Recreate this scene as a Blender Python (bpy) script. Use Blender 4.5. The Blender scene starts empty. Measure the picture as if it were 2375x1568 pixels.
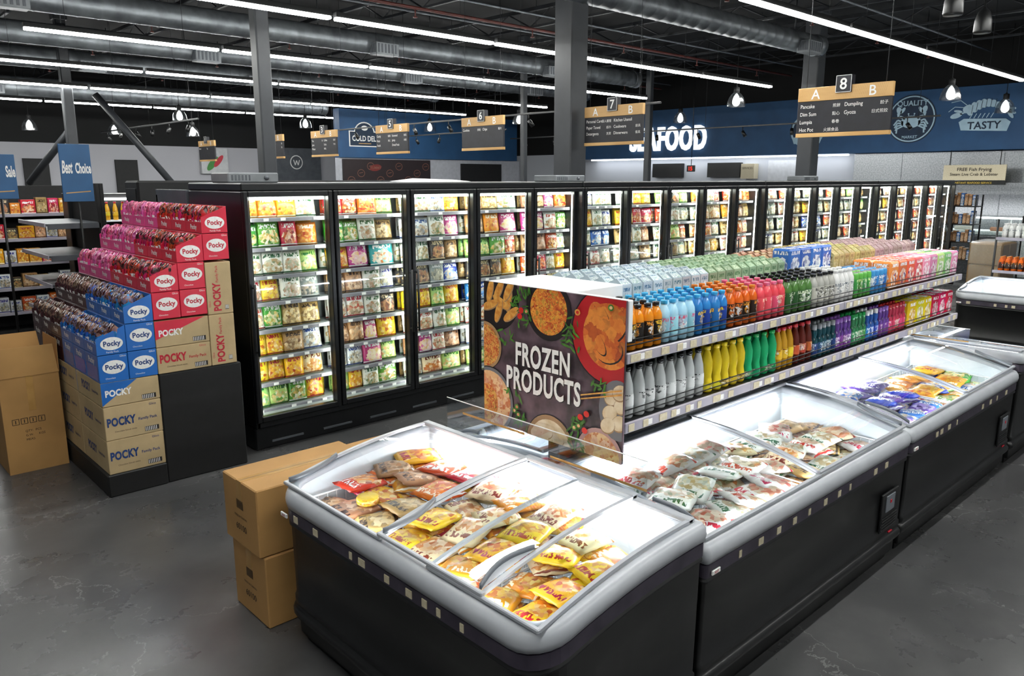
import bpy, math, random, bmesh
from mathutils import Vector, Matrix
random.seed(7)
SC=bpy.context.scene
C=SC.collection
R=random.random
def U(a,b): return a+(b-a)*R()
pi=math.pi
def T(x,y,z): return Matrix.Translation((x,y,z))
def RX(a): return Matrix.Rotation(math.radians(a),4,'X')
def RY(a): return Matrix.Rotation(math.radians(a),4,'Y')
def RZ(a): return Matrix.Rotation(math.radians(a),4,'Z')
def FY(x,y,z): return T(x,y,z)@RX(90)            # text plane facing -Y
def FX(x,y,z): return T(x,y,z)@RZ(-90)@RX(90)    # text plane facing -X
# ---------------------------------------------------------------- materials
def hc(h):
    h=h.lstrip('#'); r=[int(h[i:i+2],16)/255 for i in (0,2,4)]
    return tuple((c/12.92 if c<=.04045 else ((c+.055)/1.055)**2.4) for c in r)+(1,)
def mk(name):
    m=bpy.data.materials.new(name); m.use_nodes=True
    nt=m.node_tree; nt.nodes.clear()
    out=nt.nodes.new('ShaderNodeOutputMaterial')
    return m,nt,out
def nn(nt,t,**k):
    n=nt.nodes.new(t)
    for a,b in k.items(): setattr(n,a,b)
    return n
def mth(nt,op,a,b=None,c=None):
    n=nt.nodes.new('ShaderNodeMath'); n.operation=op
    for i,q in enumerate((a,b,c)):
        if q is None: continue
        if isinstance(q,(int,float)): n.inputs[i].default_value=q
        else: nt.links.new(q,n.inputs[i])
    return n.outputs[0]
def mixc(nt,f,a,b):
    n=nt.nodes.new('ShaderNodeMix'); n.data_type='RGBA'
    if isinstance(f,(int,float)): n.inputs[0].default_value=f
    else: nt.links.new(f,n.inputs[0])
    for i,q in ((6,a),(7,b)):
        if isinstance(q,tuple): n.inputs[i].default_value=q
        else: nt.links.new(q,n.inputs[i])
    return n.outputs[2]
def ramp(nt,fac,stops):
    n=nt.nodes.new('ShaderNodeValToRGB'); e=n.color_ramp.elements
    while len(e)<len(stops): e.new(.5)
    for i,(p,c) in enumerate(stops): e[i].position=p; e[i].color=c if isinstance(c,tuple) else hc(c)
    nt.links.new(fac,n.inputs[0]); return n.outputs[0]
def pm(name,c1,c2=None,scale=8,rough=.5,metal=0,bump=0,bscale=40,spec=.5,stretch=None):
    m,nt,out=mk(name); p=nn(nt,'ShaderNodeBsdfPrincipled'); nt.links.new(p.outputs[0],out.inputs[0])
    tc=nn(nt,'ShaderNodeTexCoord'); mp=nn(nt,'ShaderNodeMapping'); nt.links.new(tc.outputs['Object'],mp.inputs[0])
    if stretch: mp.inputs['Scale'].default_value=stretch
    nz=nn(nt,'ShaderNodeTexNoise'); nz.inputs['Scale'].default_value=scale; nz.inputs['Detail'].default_value=3
    nt.links.new(mp.outputs[0],nz.inputs['Vector'])
    a=hc(c1); b=hc(c2) if c2 else tuple(min(1,x*.88) for x in a[:3])+(1,)
    col=ramp(nt,nz.outputs[0],[(.35,a),(.65,b)])
    nt.links.new(col,p.inputs['Base Color'])
    p.inputs['Roughness'].default_value=rough; p.inputs['Metallic'].default_value=metal
    p.inputs['Specular IOR Level'].default_value=spec
    if bump:
        n2=nn(nt,'ShaderNodeTexNoise'); n2.inputs['Scale'].default_value=bscale; nt.links.new(mp.outputs[0],n2.inputs['Vector'])
        bp=nn(nt,'ShaderNodeBump'); bp.inputs['Strength'].default_value=bump; bp.inputs['Distance'].default_value=.01
        nt.links.new(n2.outputs[0],bp.inputs['Height']); nt.links.new(bp.outputs[0],p.inputs['Normal'])
    return m
def em(name,c,s):
    m,nt,out=mk(name); e=nn(nt,'ShaderNodeEmission'); e.inputs[0].default_value=hc(c); e.inputs[1].default_value=s
    nt.links.new(e.outputs[0],out.inputs[0]); return m
def glassm(name,tint='#f4fbff',base=.03,k=.8,rough=.02):
    """thin sheet: transparent with a facing-angle (Schlick-like) reflection on both sides"""
    m,nt,out=mk(name); tr=nn(nt,'ShaderNodeBsdfTransparent'); tr.inputs[0].default_value=hc(tint)
    gl=nn(nt,'ShaderNodeBsdfGlossy'); gl.inputs['Roughness'].default_value=rough
    lw=nn(nt,'ShaderNodeLayerWeight'); lw.inputs[0].default_value=.5
    f=mth(nt,'ADD',mth(nt,'MULTIPLY',mth(nt,'POWER',lw.outputs['Facing'],4.0),k),base)
    mx=nn(nt,'ShaderNodeMixShader'); nt.links.new(f,mx.inputs[0]); nt.links.new(tr.outputs[0],mx.inputs[1]); nt.links.new(gl.outputs[0],mx.inputs[2])
    nt.links.new(mx.outputs[0],out.inputs[0]); return m
def pack(name,base,title,pics,rough=.3,pcy=.36,prx=.44,pry=.31,ty=.80,th=.085,tscale=16,foot=True):
    """printed packaging: base colour, picture oval, printed title"""
    m,nt,out=mk(name); p=nn(nt,'ShaderNodeBsdfPrincipled'); nt.links.new(p.outputs[0],out.inputs[0])
    tc=nn(nt,'ShaderNodeTexCoord'); sx=nn(nt,'ShaderNodeSeparateXYZ'); nt.links.new(tc.outputs['UV'],sx.inputs[0])
    x,y=sx.outputs[0],sx.outputs[1]
    oi=nn(nt,'ShaderNodeObjectInfo'); off=mth(nt,'MULTIPLY',oi.outputs['Random'],37.0)
    cb=nn(nt,'ShaderNodeCombineXYZ'); nt.links.new(x,cb.inputs[0]); nt.links.new(y,cb.inputs[1]); nt.links.new(off,cb.inputs[2])
    nz=nn(nt,'ShaderNodeTexNoise'); nz.inputs['Scale'].default_value=6; nz.inputs['Detail'].default_value=2; nt.links.new(cb.outputs[0],nz.inputs['Vector'])
    vo=nn(nt,'ShaderNodeTexVoronoi'); vo.inputs['Scale'].default_value=9; nt.links.new(cb.outputs[0],vo.inputs['Vector'])
    sv=nn(nt,'ShaderNodeSeparateColor'); nt.links.new(vo.outputs['Color'],sv.inputs[0])
    pic=ramp(nt,sv.outputs[0],[(i/(max(1,len(pics)-1)),q) for i,q in enumerate(pics)])
    dx=mth(nt,'DIVIDE',mth(nt,'SUBTRACT',x,.5),prx); dy=mth(nt,'DIVIDE',mth(nt,'SUBTRACT',y,pcy),pry)
    d=mth(nt,'ADD',mth(nt,'MULTIPLY',dx,dx),mth(nt,'MULTIPLY',dy,dy))
    d=mth(nt,'ADD',d,mth(nt,'MULTIPLY',mth(nt,'SUBTRACT',nz.outputs[0],.5),1.8))
    mask=mth(nt,'LESS_THAN',d,1.0)
    col=mixc(nt,mask,hc(base),pic)
    cb2=nn(nt,'ShaderNodeCombineXYZ'); nt.links.new(mth(nt,'MULTIPLY',x,tscale),cb2.inputs[0]); nt.links.new(mth(nt,'MULTIPLY',y,tscale*.45),cb2.inputs[1]); nt.links.new(off,cb2.inputs[2])
    n2=nn(nt,'ShaderNodeTexNoise'); n2.inputs['Scale'].default_value=1; n2.inputs['Detail'].default_value=1; nt.links.new(cb2.outputs[0],n2.inputs['Vector'])
    tm=mth(nt,'MULTIPLY',mth(nt,'LESS_THAN',mth(nt,'ABSOLUTE',mth(nt,'SUBTRACT',y,ty)),th),mth(nt,'GREATER_THAN',n2.outputs[0],.48))
    tm=mth(nt,'MULTIPLY',tm,mth(nt,'LESS_THAN',mth(nt,'ABSOLUTE',mth(nt,'SUBTRACT',x,.5)),.38))
    if foot: tm=mth(nt,'MAXIMUM',tm,mth(nt,'LESS_THAN',mth(nt,'ABSOLUTE',mth(nt,'SUBTRACT',y,.07)),.025))
    col=mixc(nt,tm,col,hc(title))
    # small batch-to-batch tone change
    hs=nn(nt,'ShaderNodeHueSaturation'); nt.links.new(col,hs.inputs['Color'])
    nt.links.new(mth(nt,'ADD',mth(nt,'MULTIPLY',oi.outputs['Random'],.05),.475),hs.inputs['Hue'])
    nt.links.new(mth(nt,'ADD',mth(nt,'MULTIPLY',mth(nt,'FRACT',off),.35),.75),hs.inputs['Value'])
    nt.links.new(hs.outputs[0],p.inputs['Base Color']); p.inputs['Roughness'].default_value=rough
    return m
# ---------------------------------------------------------------- mesh builder
class MB:
    def __init__(s): s.v=[];s.f=[];s.m=[];s.uv=[];s.sm=[]
    def add(s,verts,faces,mi=0,uvs=None,smooth=False,M=None):
        o=len(s.v)
        for p in verts: s.v.append(tuple(M@Vector(p)) if M is not None else tuple(p))
        for k,f in enumerate(faces):
            s.f.append([i+o for i in f]); s.m.append(mi); s.sm.append(smooth); s.uv.append(uvs[k] if uvs else None)
        return s
    def box(s,x0,x1,y0,y1,z0,z1,mi=0,b=.003,M=None):
        lo=(x0,y0,z0);hi=(x1,y1,z1)
        b=min(b,(x1-x0)*.3,(y1-y0)*.3,(z1-z0)*.3)
        vs=[];idx={}
        for sx in (0,1):
            for sy in (0,1):
                for sz in (0,1):
                    sg=(sx,sy,sz)
                    for a in range(3):
                        p=[]
                        for q in range(3):
                            base=hi[q] if sg[q] else lo[q]
                            if q!=a: base+= -b if sg[q] else b
                            p.append(base)
                        idx[(sg,a)]=len(vs); vs.append(p)
        fs=[];ax=[]
        for a in range(3):
            o=[q for q in range(3) if q!=a]
            for sgn in (0,1):
                cyc=[(0,0),(1,0),(1,1),(0,1)]
                f=[]
                for c in cyc:
                    sg=[0,0,0]; sg[a]=sgn; sg[o[0]]=c[0]; sg[o[1]]=c[1]; f.append(idx[(tuple(sg),a)])
                fs.append(f); ax.append(a)
            for c in ((0,0),(1,0),(1,1),(0,1)):
                s0=[0,0,0];s0[o[0]]=c[0];s0[o[1]]=c[1]; s1=list(s0); s1[a]=1
                s0=tuple(s0);s1=tuple(s1)
                fs.append([idx[(s0,o[0])],idx[(s1,o[0])],idx[(s1,o[1])],idx[(s0,o[1])]]); ax.append(o[0])
        for k in range(8):
            sg=((k>>2)&1,(k>>1)&1,k&1)
            fs.append([idx[(sg,0)],idx[(sg,1)],idx[(sg,2)]]); ax.append(0)
        uv=[]
        for f,a in zip(fs,ax):
            o=[q for q in range(3) if q!=a]
            uv.append([((vs[i][o[0]]-lo[o[0]])/(hi[o[0]]-lo[o[0]]),(vs[i][o[1]]-lo[o[1]])/(hi[o[1]]-lo[o[1]])) for i in f])
        return s.add(vs,fs,mi,uv,False,M)
    def quad(s,a,b,c,d,mi=0): return s.add([a,b,c,d],[[0,1,2,3]],mi,[[(0,0),(1,0),(1,1),(0,1)]])
    def lathe(s,prof,n=16,mi=0,M=None,caps=True,smooth=True):
        vs=[];fs=[];uv=[];K=len(prof)
        for j,(r,z) in enumerate(prof):
            for i in range(n):
                t=2*pi*i/n; vs.append((r*math.cos(t),r*math.sin(t),z))
        for j in range(K-1):
            for i in range(n):
                i2=(i+1)%n; fs.append([j*n+i,j*n+i2,(j+1)*n+i2,(j+1)*n+i]); uv.append([(i/n*2%1,j/(K-1)),(((i+1)/n*2-.0001)%1,j/(K-1)),(((i+1)/n*2-.0001)%1,(j+1)/(K-1)),(i/n*2%1,(j+1)/(K-1))])
        if caps:
            fs.append(list(range(n))[::-1]); uv.append([(0,0)]*n); fs.append([(K-1)*n+i for i in range(n)]); uv.append([(0,0)]*n)
        return s.add(vs,fs,mi,uv,smooth,M)
    def cyl(s,p0,p1,r0,r1=None,n=10,mi=0,caps=True,smooth=True):
        r1=r0 if r1 is None else r1
        p0=Vector(p0);p1=Vector(p1);d=p1-p0; L=d.length
        if L<1e-6: return s
        M=Matrix.Translation(p0)@d.to_track_quat('Z','Y').to_matrix().to_4x4()
        return s.lathe([(r0,0),(r1,L)],n,mi,M,caps,smooth)
    def tube(s,pts,r,n=6,mi=0):
        for a,b in zip(pts[:-1],pts[1:]): s.cyl(a,b,r,r,n,mi)
        return s
    def pillow(s,w,h,t,mi=0,M=None,nx=8,nz=8,cr=.004,seed=None):
        ph=seed if seed is not None else R()*10
        for side in (-1,1):
            vs=[];fs=[];uv=[]
            for j in range(nz+1):
                v=j/nz*2-1
                for i in range(nx+1):
                    u=i/nx*2-1
                    th=max(0,(1-abs(u)**3.2))**.6*max(0,(1-abs(v)**3))**.55
                    edge=(i in(0,nx)) or (j in (0,nz))
                    wob=0 if edge else (math.sin(u*5+ph*3+v*2)*math.cos(v*6+ph*5)*.18+math.sin(u*11+v*9+ph)*.09)
                    y=side*t/2*th*(1+wob)
                    yy=math.sin(u*9+ph)*cr if j in (0,nz) else 0
                    pinch=1-.03*abs(math.sin(v*4+ph))
                    vs.append((u*w/2*pinch,y+yy,(v+1)*h/2))
            for j in range(nz):
                for i in range(nx):
                    a=j*(nx+1)+i; f=[a,a+1,a+nx+2,a+nx+1]
                    if side>0: f=f[::-1]
                    fs.append(f); uv.append([((q%(nx+1))/nx,(q//(nx+1))/nz) for q in f])
            s.add(vs,fs,mi,uv,True,M)
        return s
    def poly(s,pts,z,mi=0,M=None):
        return s.add([(p[0],p[1],z) for p in pts],[list(range(len(pts)))],mi,None,False,M)
    def stroke(s,pts,w,z,mi=0,M=None):
        for a,b in zip(pts[:-1],pts[1:]):
            dx,dy=b[0]-a[0],b[1]-a[1]; l=math.hypot(dx,dy) or 1; nx,ny=-dy/l*w/2,dx/l*w/2
            s.poly([(a[0]+nx,a[1]+ny),(a[0]-nx,a[1]-ny),(b[0]-nx,b[1]-ny),(b[0]+nx,b[1]+ny)],z,mi,M)
        return s
    def text(s,st,size,M,mi=0,align='CENTER',ext=0,bold=0,sx=1,shear=0,sp=1):
        if not st: return s
        vs,fs=textmesh(st,align,ext,bold,sp)
        return s.add([((v[0]*sx+v[1]*shear)*size,v[1]*size,v[2]) for v in vs],fs,mi,None,False,M)
    def mesh(s,name,mats,weld=False,recalc=True):
        me=bpy.data.meshes.new(name); me.from_pydata(s.v,[],s.f)
        for m in mats: me.materials.append(m)
        me.polygons.foreach_set('material_index',s.m); me.polygons.foreach_set('use_smooth',s.sm)
        if any(u is not None for u in s.uv):
            l=me.uv_layers.new(name='UVMap'); d=[]
            for f,u in zip(s.f,s.uv):
                if u is None: u=[(0,0)]*len(f)
                for q in u: d+=[q[0],q[1]]
            l.data.foreach_set('uv',d)
        if weld or recalc:
            bm=bmesh.new(); bm.from_mesh(me)
            if weld: bmesh.ops.remove_doubles(bm,verts=bm.verts,dist=1e-5)
            if recalc: bmesh.ops.recalc_face_normals(bm,faces=bm.faces)
            bm.to_mesh(me); bm.free()
        me.update(); return me
TC={}
def textmesh(st,align,ext,bold,sp=1):
    k=(st,align,ext,bold,sp)
    if k in TC: return TC[k]
    cu=bpy.data.curves.new('t','FONT'); cu.body=st; cu.size=1; cu.align_x=align; cu.extrude=ext; cu.offset=bold; cu.resolution_u=3; cu.space_character=sp
    o=bpy.data.objects.new('t',cu); C.objects.link(o)
    dg=bpy.context.evaluated_depsgraph_get(); dg.update()
    me=bpy.data.meshes.new_from_object(o.evaluated_get(dg))
    TC[k]=([tuple(v.co) for v in me.vertices],[list(p.vertices) for p in me.polygons])
    bpy.data.objects.remove(o); bpy.data.curves.remove(cu); bpy.data.meshes.remove(me)
    return TC[k]
def tag(o,label=None,cat=None,group=None,kind=None):
    if label: o['label']=label
    if cat: o['category']=cat
    if group: o['group']=group
    if kind: o['kind']=kind
    return o
def ob(name,mb,mats,parent=None,loc=(0,0,0),rot=(0,0,0),label=None,cat=None,group=None,kind=None,weld=False,recalc=True):
    me=mb.mesh(name,mats if isinstance(mats,(list,tuple)) else [mats],weld,recalc) if isinstance(mb,MB) else mb
    o=bpy.data.objects.new(name,me); o.location=loc; o.rotation_euler=[math.radians(a) for a in rot]
    C.objects.link(o)
    if parent: o.parent=parent
    return tag(o,label,cat,group,kind)
def empty(name,loc=(0,0,0),rotz=0,label=None,cat=None,group=None,kind=None):
    o=bpy.data.objects.new(name,None); o.location=loc; o.rotation_euler=(0,0,math.radians(rotz)); o.empty_display_size=.1
    C.objects.link(o); return tag(o,label,cat,group,kind)
def inst(src,loc,rot=None,group=None):
    """copy a thing with its parts"""
    n=src.copy(); n.location=loc
    if rot is not None: n.rotation_euler=rot
    C.objects.link(n)
    if group: n['group']=group
    for ch in src.children:
        c=ch.copy(); c.parent=n; C.objects.link(c)
    return n
def ell(cx,cy,rx,ry,n=28,rot=0,a0=0,a1=360):
    o=[];cr,sr=math.cos(math.radians(rot)),math.sin(math.radians(rot))
    full=abs(a1-a0)>=360
    for i in range(n if full else n+1):
        t=math.radians(a0+(a1-a0)*i/n); x,y=rx*math.cos(t),ry*math.sin(t)
        o.append((cx+x*cr-y*sr,cy+x*sr+y*cr))
    return o
def clip(p,W,H):
    def cut(p,ins,inter):
        o=[]
        for i in range(len(p)):
            a,b=p[i-1],p[i]
            if ins(b):
                if not ins(a): o.append(inter(a,b))
                o.append(b)
            elif ins(a): o.append(inter(a,b))
        return o
    def ix(x): return lambda a,b:(x,a[1]+(b[1]-a[1])*(x-a[0])/(b[0]-a[0]))
    def iy(y): return lambda a,b:(a[0]+(b[0]-a[0])*(y-a[1])/(b[1]-a[1]),y)
    p=cut(p,lambda q:q[0]>=0,ix(0)); p=cut(p,lambda q:q[0]<=W,ix(W)) if p else p
    p=cut(p,lambda q:q[1]>=0,iy(0)) if p else p; p=cut(p,lambda q:q[1]<=H,iy(H)) if p else p
    return p
# ---------------------------------------------------------------- material set
BLACK=pm('black_powder_coat','#0d0e0f','#121314',20,.38)
BLACKM=pm('matte_black','#0a0b0c','#101113',12,.65)
GREYP=pm('grey_plastic','#b4b8be','#a8acb3',5,.28)
GREYR=pm('silver_rim_plastic','#b3b7bc','#a6aab0',5,.3)
DGREY=pm('dark_grey_plastic','#686d74','#757a81',5,.3)
SGREY=pm('steel_grey_paint','#4b4f55','#565a60',5,.45)
WHITE=pm('white_enamel','#eef1f2','#e2e7ea',4,.35)
LINER=pm('freezer_liner','#dfe6ea','#cfd8de',4,.35)
CLINER=pm('cooler_liner','#8b9191','#7d8383',4,.4)
SHELFW=pm('grey_wire_shelf','#8f9597','#7c8284',30,.4)
WHITEM=pm('white_matte','#f2f2f0','#e4e4e2',6,.6)
WIRE=pm('white_wire','#f2f4f5','#dcdfe0',30,.3)
CHROME=pm('brushed_steel','#c2c6ca','#9fa4a9',30,.28,.9)
RAIL=pm('price_rail','#aeaab4','#9c98a6',6,.35)
RAILC=pm('cooler_price_rail','#85848c','#74737b',6,.4)
RAILD=pm('dark_price_rail','#332e3a','#443e4b',9,.4)
TAG=pm('price_tag_paper','#d2c8ae','#c2b798',60,.6)
CARD=pm('cardboard','#b58a52','#a67e4a',3,.75,bump=.15,bscale=8)
CARD2=pm('pale_cardboard','#c0a980','#b19c75',4,.75,bump=.1)
TAPE=pm('parcel_tape','#b99055','#ad854c',10,.25)
GLASS=glassm('lid_glass','#f6fbfd',.065,.9,.01)
DGLASS=glassm('door_glass','#f2f6f5',.045,.8)
ACRY=glassm('acrylic','#e9f0f6',.22,.7)
LEDM=em('led_white','#fbfff4',31)
LEDL=em('led_line','#fbfcf8',68)
LEDF=em('led_freezer','#fbfcff',78)
INK=pm('black_ink','#1a1715','#221e1b',50,.6)
INKW=pm('white_ink','#f5f5f2','#e9e9e6',50,.5)
INKB=pm('blue_ink','#20437f','#1c3a70',50,.5)
INKR=pm('red_ink','#c01f34','#b01a2e',50,.5)
WOODS=pm('pale_wood_veneer','#cfa669','#be9256',6,.5,stretch=(1,1,9))
# ---------------------------------------------------------------- room
def floor_mat():
    m,nt,out=mk('polished_concrete'); p=nn(nt,'ShaderNodeBsdfPrincipled'); nt.links.new(p.outputs[0],out.inputs[0])
    tc=nn(nt,'ShaderNodeTexCoord')
    a=nn(nt,'ShaderNodeTexNoise'); a.inputs['Scale'].default_value=.9; a.inputs['Detail'].default_value=8; a.inputs['Roughness'].default_value=.62; nt.links.new(tc.outputs['Object'],a.inputs['Vector'])
    c=ramp(nt,a.outputs[0],[(.30,'#333435'),(.5,'#434344'),(.72,'#565656')])
    b=nn(nt,'ShaderNodeTexNoise'); b.inputs['Scale'].default_value=1.6; b.inputs['Detail'].default_value=7; b.inputs['Roughness'].default_value=.6; nt.links.new(tc.outputs['Object'],b.inputs['Vector'])
    ad=nn(nt,'ShaderNodeVectorMath'); ad.operation='MULTIPLY_ADD'; nt.links.new(b.outputs['Color'],ad.inputs[0]); ad.inputs[1].default_value=(.9,.9,.9); nt.links.new(tc.outputs['Object'],ad.inputs[2])
    v=nn(nt,'ShaderNodeTexVoronoi'); v.feature='DISTANCE_TO_EDGE'; v.inputs['Scale'].default_value=.62; nt.links.new(ad.outputs[0],v.inputs['Vector'])
    crack=mth(nt,'LESS_THAN',v.outputs['Distance'],.0026)
    crack=mth(nt,'MULTIPLY',crack,mth(nt,'GREATER_THAN',a.outputs[0],.45))
    c=mixc(nt,mth(nt,'MULTIPLY',crack,.40),c,hc('#858584'))
    nt.links.new(c,p.inputs['Base Color'])
    r=nn(nt,'ShaderNodeMapRange'); nt.links.new(b.outputs[0],r.inputs[0]); r.inputs[1].default_value=.3; r.inputs[2].default_value=.7; r.inputs[3].default_value=.22; r.inputs[4].default_value=.36
    nt.links.new(r.outputs[0],p.inputs['Roughness']); return m
def wall_mat(name,low,zsw,high='#0a0b0c'):
    m,nt,out=mk(name); p=nn(nt,'ShaderNodeBsdfPrincipled'); nt.links.new(p.outputs[0],out.inputs[0])
    tc=nn(nt,'ShaderNodeTexCoord'); s=nn(nt,'ShaderNodeSeparateXYZ'); nt.links.new(tc.outputs['Object'],s.inputs[0])
    n=nn(nt,'ShaderNodeTexNoise'); n.inputs['Scale'].default_value=.7; nt.links.new(tc.outputs['Object'],n.inputs['Vector'])
    lo=mixc(nt,mth(nt,'MULTIPLY',n.outputs[0],.2),hc(low),hc('#777a80'))
    nt.links.new(mixc(nt,mth(nt,'GREATER_THAN',s.outputs[2],zsw),lo,hc(high)),p.inputs['Base Color']); p.inputs['Roughness'].default_value=.8
    return m
X0,X1,Y0,Y1,ZC=-5,24.6,-5,32,6.2
ob('floor',MB().quad((X0,Y0,0),(X1,Y0,0),(X1,Y1,0),(X0,Y1,0)),floor_mat(),kind='structure',recalc=False)
ob('ceiling',MB().box(X0,X1,Y0,Y1,ZC,ZC+.2),pm('black_ceiling','#0b0c0e','#121316',2,.9),kind='structure')
ob('wall_east',MB().box(X1,X1+.2,Y0,Y1,0,ZC),wall_mat('seafood_wall_paint','#c3c7ce',3.3),kind='structure')
ob('wall_north',MB().box(X0,X1,Y1,Y1+.2,0,ZC),wall_mat('far_wall_paint','#b4b4ba',3.55),kind='structure')
ob('wall_south',MB().box(X0,X1,Y0-.2,Y0,0,ZC),wall_mat('near_wall_paint','#9a9ca0',3.4),kind='structure')
ob('wall_west',MB().box(X0-.2,X0,Y0,Y1,0,ZC),wall_mat('side_wall_paint','#9a9ca0',3.4),kind='structure')
COLM=pm('grey_column_paint','#34373b','#2e3135',3,.5)
def column(x,y,w,label,par=None):
    mb=MB(); mb.box(x-w/2,x+w/2,y-w/2,y+w/2,0,ZC-.001,b=.02); mb.box(x-w/2-.05,x+w/2+.05,y-w/2-.05,y+w/2+.05,0,.06,b=.01)
    mb.box(x-w/2-.04,x+w/2+.04,y-w/2-.04,y+w/2+.04,ZC-.15,ZC-.002,b=.01)
    return ob('structural_column',mb,COLM,label=label,cat='column')
column(9.95,9.2,.40,'thick grey painted steel column between store aisles')
column(5.66,11.6,.22,'slim grey steel column behind freezer cabinets')
column(18.4,9.2,.38,'thick grey column near the seafood department')
cb=column(5.6,22,.23,'grey steel column with diagonal braces')
column(19.6,14.9,.18,'slim grey column in front of blue fascia')
column(15.9,16.5,.16,'slim dark column among hanging signs')
ob('diagonal_brace',MB().cyl((5.6,22,3.5),(5.0,24.1,2.2),.09,n=8),COLM,cb)
ob('diagonal_brace',MB().cyl((7.2,25.4,4.7),(8.9,24.5,2.1),.10,n=8),COLM,cb)
TR=pm('dark_steel','#1e2023','#282b30',4,.55)
for k,x in enumerate([1,4,7,10,13,16,19,22]):
    mb=MB(); mb.box(x-.04,x+.04,0,31.5,5.98,6.06); mb.box(x-.03,x+.03,0,31.5,5.62,5.67)
    y=0;i=0
    while y<31:
        mb.cyl((x,y,5.65 if i%2 else 6.0),(x,y+.7,6.0 if i%2 else 5.65),.018,n=4,smooth=False); y+=.7;i+=1
    ob('ceiling_truss',mb,TR,label='dark steel open web ceiling joist',cat='roof truss',group='ceiling joists')
PIPE=pm('red_brown_pipe','#5a2620','#46201c',6,.5)
for y in (7.6,12.2,17,21,25):
    mb=MB(); mb.cyl((-2,y,5.35),(23,y,5.35),.03,n=8)
    for x in range(0,23,3): mb.cyl((x,y,5.35),(x,y,5.2),.015,n=6); mb.cyl((x,y,5.2),(x,y,5.18),.04,n=8)
    ob('sprinkler_pipe',mb,PIPE,label='thin dark red sprinkler pipe under the ceiling',cat='pipe',group='sprinkler pipes')
CDT=pm('grey_conduit','#6a6e73','#5a5e63',6,.4,.5)
for y,z in ((6.8,5.45),(11.3,5.4),(13.1,5.5),(16.6,5.45),(20.4,5.4)):
    ob('electrical_conduit',MB().cyl((-2,y,z),(23,y,z),.02,n=6).cyl((-2,y+.08,z+.03),(23,y+.08,z+.03),.015,n=6),CDT,label='thin grey electrical conduit along the ceiling',cat='conduit',group='ceiling conduits')
DUCT=pm('galvanised_duct','#5c6064','#7d8286',3,.42,.7,bump=.3,bscale=3)
DIFM=pm('diffuser_paint','#7c8084','#6e7276',5,.5)
def duct(y,z,r,x0,x1,diffs):
    mb=MB(); prof=[(r*.6,0),(r,.25)]; L=x1-x0; s=.25
    while s<L-.3:
        prof+=[(r,s+.28),(r*1.025,s+.3),(r,s+.32)]; s+=.34
    prof+=[(r,L-.3),(r*1.1,L-.28),(r*1.1,L-.05),(r*.7,L)]
    mb.lathe(prof,20,0,T(x0,y,z)@RY(90))
    e=empty('ventilation_duct',(0,0,0),label='round galvanised spiral air duct hung from the ceiling',cat='air duct',group='spiral ducts')
    ob('duct_pipe',mb,DUCT,e)
    for dx in diffs:
        m2=MB(); m2.box(dx-.30,dx+.30,y-r-.18,y-r+.1,z-.28,z-.02,0,.01,None)
        for k in range(6): m2.box(dx-.26+k*.09,dx-.215+k*.09,y-r-.19,y-r-.175,z-.24,z-.05,1,.002)
        for k in range(6): m2.box(dx-.31,dx-.298,y-r-.15+k*.04,y-r-.13+k*.04,z-.24,z-.05,1,.002)
        ob('air_diffuser',m2,[DIFM,SGREY],e,label='square grille air diffuser')
    k=x0+1
    while k<x1: ob('hanger_rod',MB().cyl((k,y,z+r),(k,y,ZC),.012,n=5),TR,e); k+=3
duct(9.0,5.3,.22,4,18.2,[8.4,17.2])
duct(15.7,5.3,.23,-1,20,[3.2,10.5,16])
duct(19.5,5.3,.23,-2,22,[8,14,19])
duct(23.2,5.3,.26,-3,18,[6.5,11])
duct(27.6,5.0,.28,-3,16,[5])
def fixture(x,y,z=4.5):
    return empty('linear_ceiling_light',(x,y,z),label='slim suspended linear LED light with glowing white diffuser',cat='ceiling light',group='rows of linear lights')
fh=MB().box(.02,3.0,-.05,.05,.03,.10).mesh('light_housing',[BLACKM])
fd=MB().box(.03,2.99,-.055,.055,-.01,.03,b=.01).mesh('light_diffuser',[LEDL])
fc1=MB().cyl((.6,0,.1),(.6,0,1.65),.004,n=4).mesh('suspension_cable',[TR]); fc2=MB().cyl((2.4,0,.1),(2.4,0,1.65),.004,n=4).mesh('suspension_cable',[TR])
rows=[(5.6,-1,6),(10.2,-1,5),(14.0,0,5),(17.9,-1,5),(21.9,-1,5),(26.4,-1,5),(1.3,-2,3),(-2.5,-1,3)]
for y,a,b in rows:
    for k in range(a,b):
        e=fixture(3.05+3.05*k,y)
        ob('light_housing',fh,None,e); ob('light_diffuser',fd,None,e); ob('suspension_cable',fc1,None,e); ob('suspension_cable',fc2,None,e)
PSH=glassm('prismatic_acrylic','#dfe6ea',.32,.6,.2)
PEM=em('pendant_glow','#fffdf8',7)
sh=MB().lathe([(.225,0),(.22,.05),(.205,.13),(.17,.22),(.12,.29),(.07,.33)],28,0,None,False).mesh('lamp_shade',[PSH])
bu=MB().lathe([(.02,.30),(.06,.24),(.09,.15),(.09,.08),(.06,.03),(.02,.01)],16).mesh('lamp_bulb',[PEM])
st=MB().lathe([(.07,.33),(.07,.45),(.02,.47),(.008,.5),(.008,2.1)],12).mesh('pendant_stem',[BLACKM])
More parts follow.
